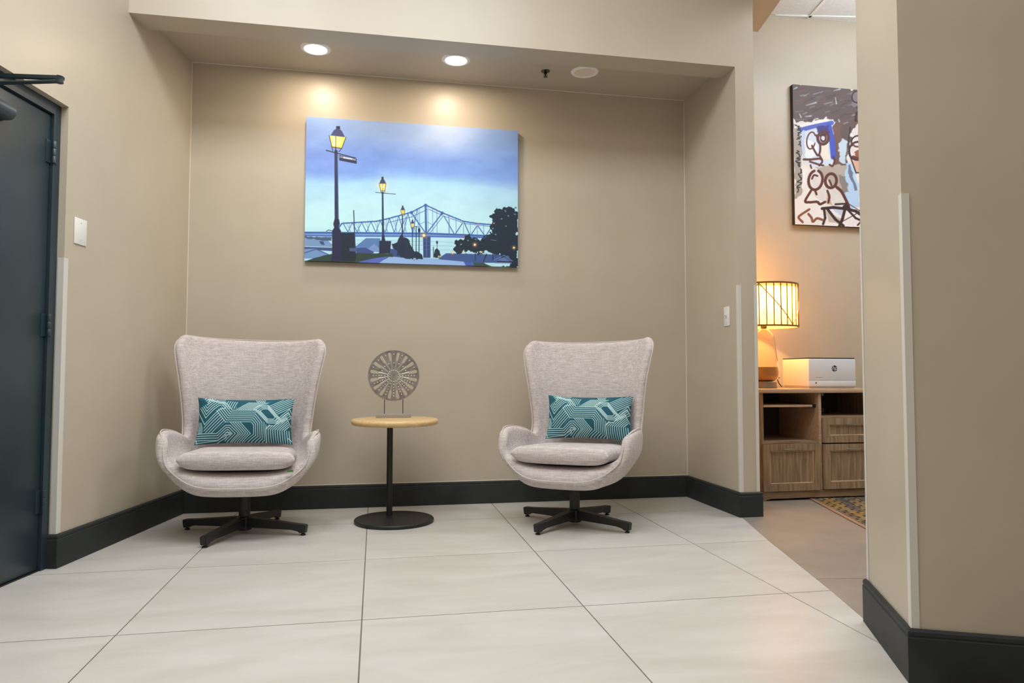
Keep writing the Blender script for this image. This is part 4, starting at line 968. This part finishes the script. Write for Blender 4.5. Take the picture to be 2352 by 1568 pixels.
# ------------------------------------------------------------------ abstract painting on the office wall
def abstract_print(X, Y):
    R = Raster(X, Y, 7.0); fb = Raster.fbm; R.wk = 1.3
    R.C[:] = (226, 220, 218); BR = (92, 52, 44); DB = (58, 40, 42)
    R.C += (14*fb(X*.006, Y*.004))[..., None]
    R.poly([(60, 30), (1130, 200), (1130, 420), (760, 300), (690, 520), (640, 560), (610, 880), (500, 880), (480, 470), (400, 400), (150, 430), (60, 360)], (96, 80, 82), 1, 26)
    for i in range(60):
        x = 110+rng.random()*640; y = 90+rng.random()*300+.13*x; l = 30+rng.random()*80; a = -.5+rng.random()*.5
        c = [(112, 96, 98), (74, 60, 64), (150, 140, 146), (120, 84, 70)][int(rng.random()*3.4)]
        R.seg((x, y), (x+l*math.cos(a), y+l*math.sin(a)), 6+rng.random()*8, c, .5)
    for p, q in (((215, 268), (310, 245)), ((205, 375), (260, 372)), ((150, 345), (165, 380)), ((95, 105), (125, 92)), ((480, 140), (540, 128)), ((495, 205), (505, 265)), ((525, 415), (535, 440))): R.seg(p, q, 6, (186, 194, 206), .7, 12)
    R.poly([(480, 470), (560, 470), (560, 1130), (500, 900)], (112, 84, 76), .9, 16)
    R.poly([(90, 430), (175, 480), (165, 1250), (110, 1265)], (168, 160, 152), .9, 12)
    R.poly([(150, 470), (470, 420), (495, 860), (260, 890), (190, 780)], (208, 216, 234), 1, 14)
    R.line([(170, 500), (300, 470), (460, 450)], 34, (84, 98, 190), .9); R.line([(430, 480), (465, 620), (480, 780)], 44, (70, 86, 186), .9); R.seg((110, 470), (420, 420), 20, (232, 228, 226), .9); R.line([(190, 520), (180, 640), (200, 760)], 24, (190, 204, 230), .8)
    R.poly([(320, 480), (430, 470), (440, 560), (340, 600)], (64, 60, 130), .8, 16)
    R.poly([(190, 600), (320, 640), (330, 760), (210, 770)], (234, 236, 242), .9, 12); R.poly([(350, 640), (420, 620), (440, 800), (370, 800)], (232, 222, 206), .9, 12)
    R.poly([(300, 880), (490, 860), (620, 880), (610, 1150), (520, 1110), (380, 960)], (176, 166, 156), .85, 18)
    R.poly([(560, 610), (610, 640), (600, 860), (540, 840), (530, 660)], (188, 206, 222), .95, 14); R.poly([(600, 850), (690, 850), (750, 1290), (640, 1300), (585, 1160)], (176, 204, 234), 1, 14)
    R.poly([(615, 880), (640, 860), (715, 1130), (680, 1130)], (112, 118, 142), .85, 8); R.poly([(520, 960), (600, 980), (620, 1140), (560, 1130)], (136, 128, 124), .7, 14)
    R.poly([(700, 480), (800, 400), (1130, 440), (1130, 900), (740, 960), (650, 760), (660, 620)], (214, 208, 206), 1, 20); R.poly([(720, 500), (760, 470), (760, 620), (715, 600)], (178, 108, 70), .8, 10); R.poly([(680, 740), (780, 700), (790, 790), (690, 820)], (150, 86, 56), .9, 10); R.poly([(660, 830), (750, 820), (740, 950), (700, 950)], (206, 168, 146), .9, 8)
    R.poly([(650, 170), (770, 150), (1130, 210), (1130, 340), (740, 330), (660, 300)], (122, 116, 122), .8, 16)
    R.poly([(735, 1120), (830, 1070), (850, 1310), (800, 1300)], (52, 70, 170), 1, 8); R.poly([(760, 830), (800, 820), (800, 1060), (765, 1080)], (70, 88, 150), .8, 8); R.poly([(850, 900), (1130, 950), (1130, 1300), (860, 1200)], (196, 206, 226), .9, 20)
    R.poly([(100, 1180), (230, 1080), (400, 1250), (640, 1290), (860, 1300), (1130, 1330), (1130, 1540), (100, 1430)], (236, 232, 232), .95, 16)
    R.poly([(400, 1300), (560, 1400), (540, 1450), (430, 1420)], (196, 186, 172), .9, 8); R.poly([(470, 1290), (580, 1310), (560, 1380)], (190, 206, 226), .9, 6); R.poly([(420, 1120), (450, 1180), (470, 1260), (410, 1240)], (206, 172, 140), .8, 8)
    def ell(cx, cy, rx, ry, w, c, a0=0, a1=2*PI, rot=0):
        P = []
        for i in range(25):
            t = a0+(a1-a0)*i/24; x, y = rx*math.cos(t), ry*math.sin(t); P.append((cx+x*math.cos(rot)-y*math.sin(rot), cy+x*math.sin(rot)+y*math.cos(rot)))
        R.line(P, w, c)
    # brown brush drawing
    ell(262, 610, 42, 82, 9, BR, .3, 5.6, .12); ell(378, 592, 52, 60, 20, BR); ell(380, 592, 24, 34, 12, (70, 44, 60)); R.disc((376, 590), 18, (226, 208, 204))
    R.curve([(310, 560), (345, 640), (350, 710), (330, 760), (300, 720), (270, 660)], 13, BR); R.line([(190, 790), (250, 795), (345, 790), (365, 800)], 16, BR); R.line([(250, 815), (340, 850), (380, 860)], 14, BR); R.line([(255, 850), (265, 880)], 12, BR); R.curve([(440, 855), (470, 870), (490, 820), (480, 780)], 12, BR)
    R.curve([(345, 760), (370, 820), (340, 860)], 12, BR)
    ell(305, 1000, 68, 95, 19, BR, -1.3, 4.4, .1); ell(455, 1015, 55, 70, 20, BR); R.seg((440, 1010), (460, 1060), 15, BR); R.curve([(270, 985), (290, 950), (325, 960)], 12, BR); R.line([(300, 1100), (315, 1140)], 16, BR)
    R.curve([(262, 1100), (205, 1200), (250, 1215), (320, 1215), (350, 1240), (400, 1220)], 17, BR); R.curve([(510, 1080), (560, 1130), (610, 1230), (630, 1280)], 20, BR); R.curve([(420, 1110), (440, 1170), (430, 1230)], 15, BR)
    R.line([(370, 1285), (480, 1280), (600, 1300), (700, 1330), (790, 1400)], 22, DB); R.line([(420, 1290), (500, 1400), (580, 1470)], 20, DB); R.line([(390, 1300), (400, 1380), (380, 1440)], 18, DB); R.line([(600, 1280), (570, 1400), (540, 1470)], 22, DB); R.line([(620, 1310), (700, 1400), (800, 1450)], 16, DB); R.line([(560, 1430), (700, 1360), (780, 1290)], 6, DB); R.line([(780, 1290), (790, 1400), (720, 1470), (820, 1420)], 12, BR); R.line([(500, 1250), (600, 1250), (640, 1300)], 14, DB); R.line([(640, 1260), (800, 1370)], 5, DB)
    R.curve([(245, 1285), (170, 1330), (140, 1360), (180, 1410)], 16, (136, 84, 64)); R.curve([(235, 1330), (265, 1370), (280, 1410), (320, 1380), (380, 1400)], 16, (136, 84, 64))
    R.disc((600, 1280), 30, DB, .9, 22)
    # right-hand head
    ell(712, 735, 82, 88, 14, DB); ell(712, 650, 60, 62, 10, DB, 2.6, 6.6); R.curve([(655, 650), (690, 690), (740, 690), (770, 660)], 10, BR); R.curve([(670, 790), (720, 810), (775, 770)], 18, BR); R.line([(640, 500), (625, 640), (640, 780), (700, 950), (740, 950)], 9, DB); R.line([(690, 440), (700, 370), (760, 300)], 16, DB); R.line([(700, 310), (770, 350)], 14, DB); ell(735, 410, 45, 45, 12, DB); R.line([(690, 470), (770, 430)], 14, (120, 70, 50)); ell(700, 210, 45, 55, 9, DB)
    for i in range(26):
        x = 830+rng.random()*260; y = 380+rng.random()*1050; R.curve([(x, y), (x+rng.normal()*60, y+50), (x+rng.normal()*70, y+120)], 9+rng.random()*9, [BR, DB, (70, 88, 170)][i % 3], .9)
    # hand-written scrawl down the left side
    def scrawl(x0, y0, y1, n, w, h):
        y = y0
        for i in range(n):
            st = (y1-y0)/n; p = [(x0+h*(rng.random()-.5), y+st*t) for t in (0, .3, .55, .8)]; R.curve(p+[(x0+h*.5*math.sin(i), y+st)], w, (50, 48, 52), .85); y += st
    scrawl(142, 450, 590, 5, 5, 52); scrawl(150, 610, 660, 2, 4, 26); scrawl(138, 700, 860, 4, 6, 48); scrawl(150, 880, 1110, 5, 6, 52)
    return nlin(np.clip(R.C, 0, 255))
QX0, QW, QZ0, QH = 4.528, .935, 2.108, 1.150
pa = tag(empty('abstract_painting', (QX0, .25, QZ0)), 'tall abstract canvas with brown brush drawing and blue patches on the office wall', 'painting')
NX, NY = 330, 420; U, V = np.meshgrid(np.linspace(0, 1, NX), np.linspace(1, 0, NY))
colr = abstract_print(*homography([(85, 58), (1060, 190), (1110, 1532), (105, 1425)])(U, V))
grid_mesh('painted_canvas', np.stack([U*QW, np.full_like(U, -.0406), (1-V)*QH], -1), colr, attr_mat('abstract_print', .5), pa)
box('stretcher', .0005, QW-.0005, -.040, -.0008, .0005, QH-.0005, mat('painted_edge', (58, 46, 40), .6), pa)
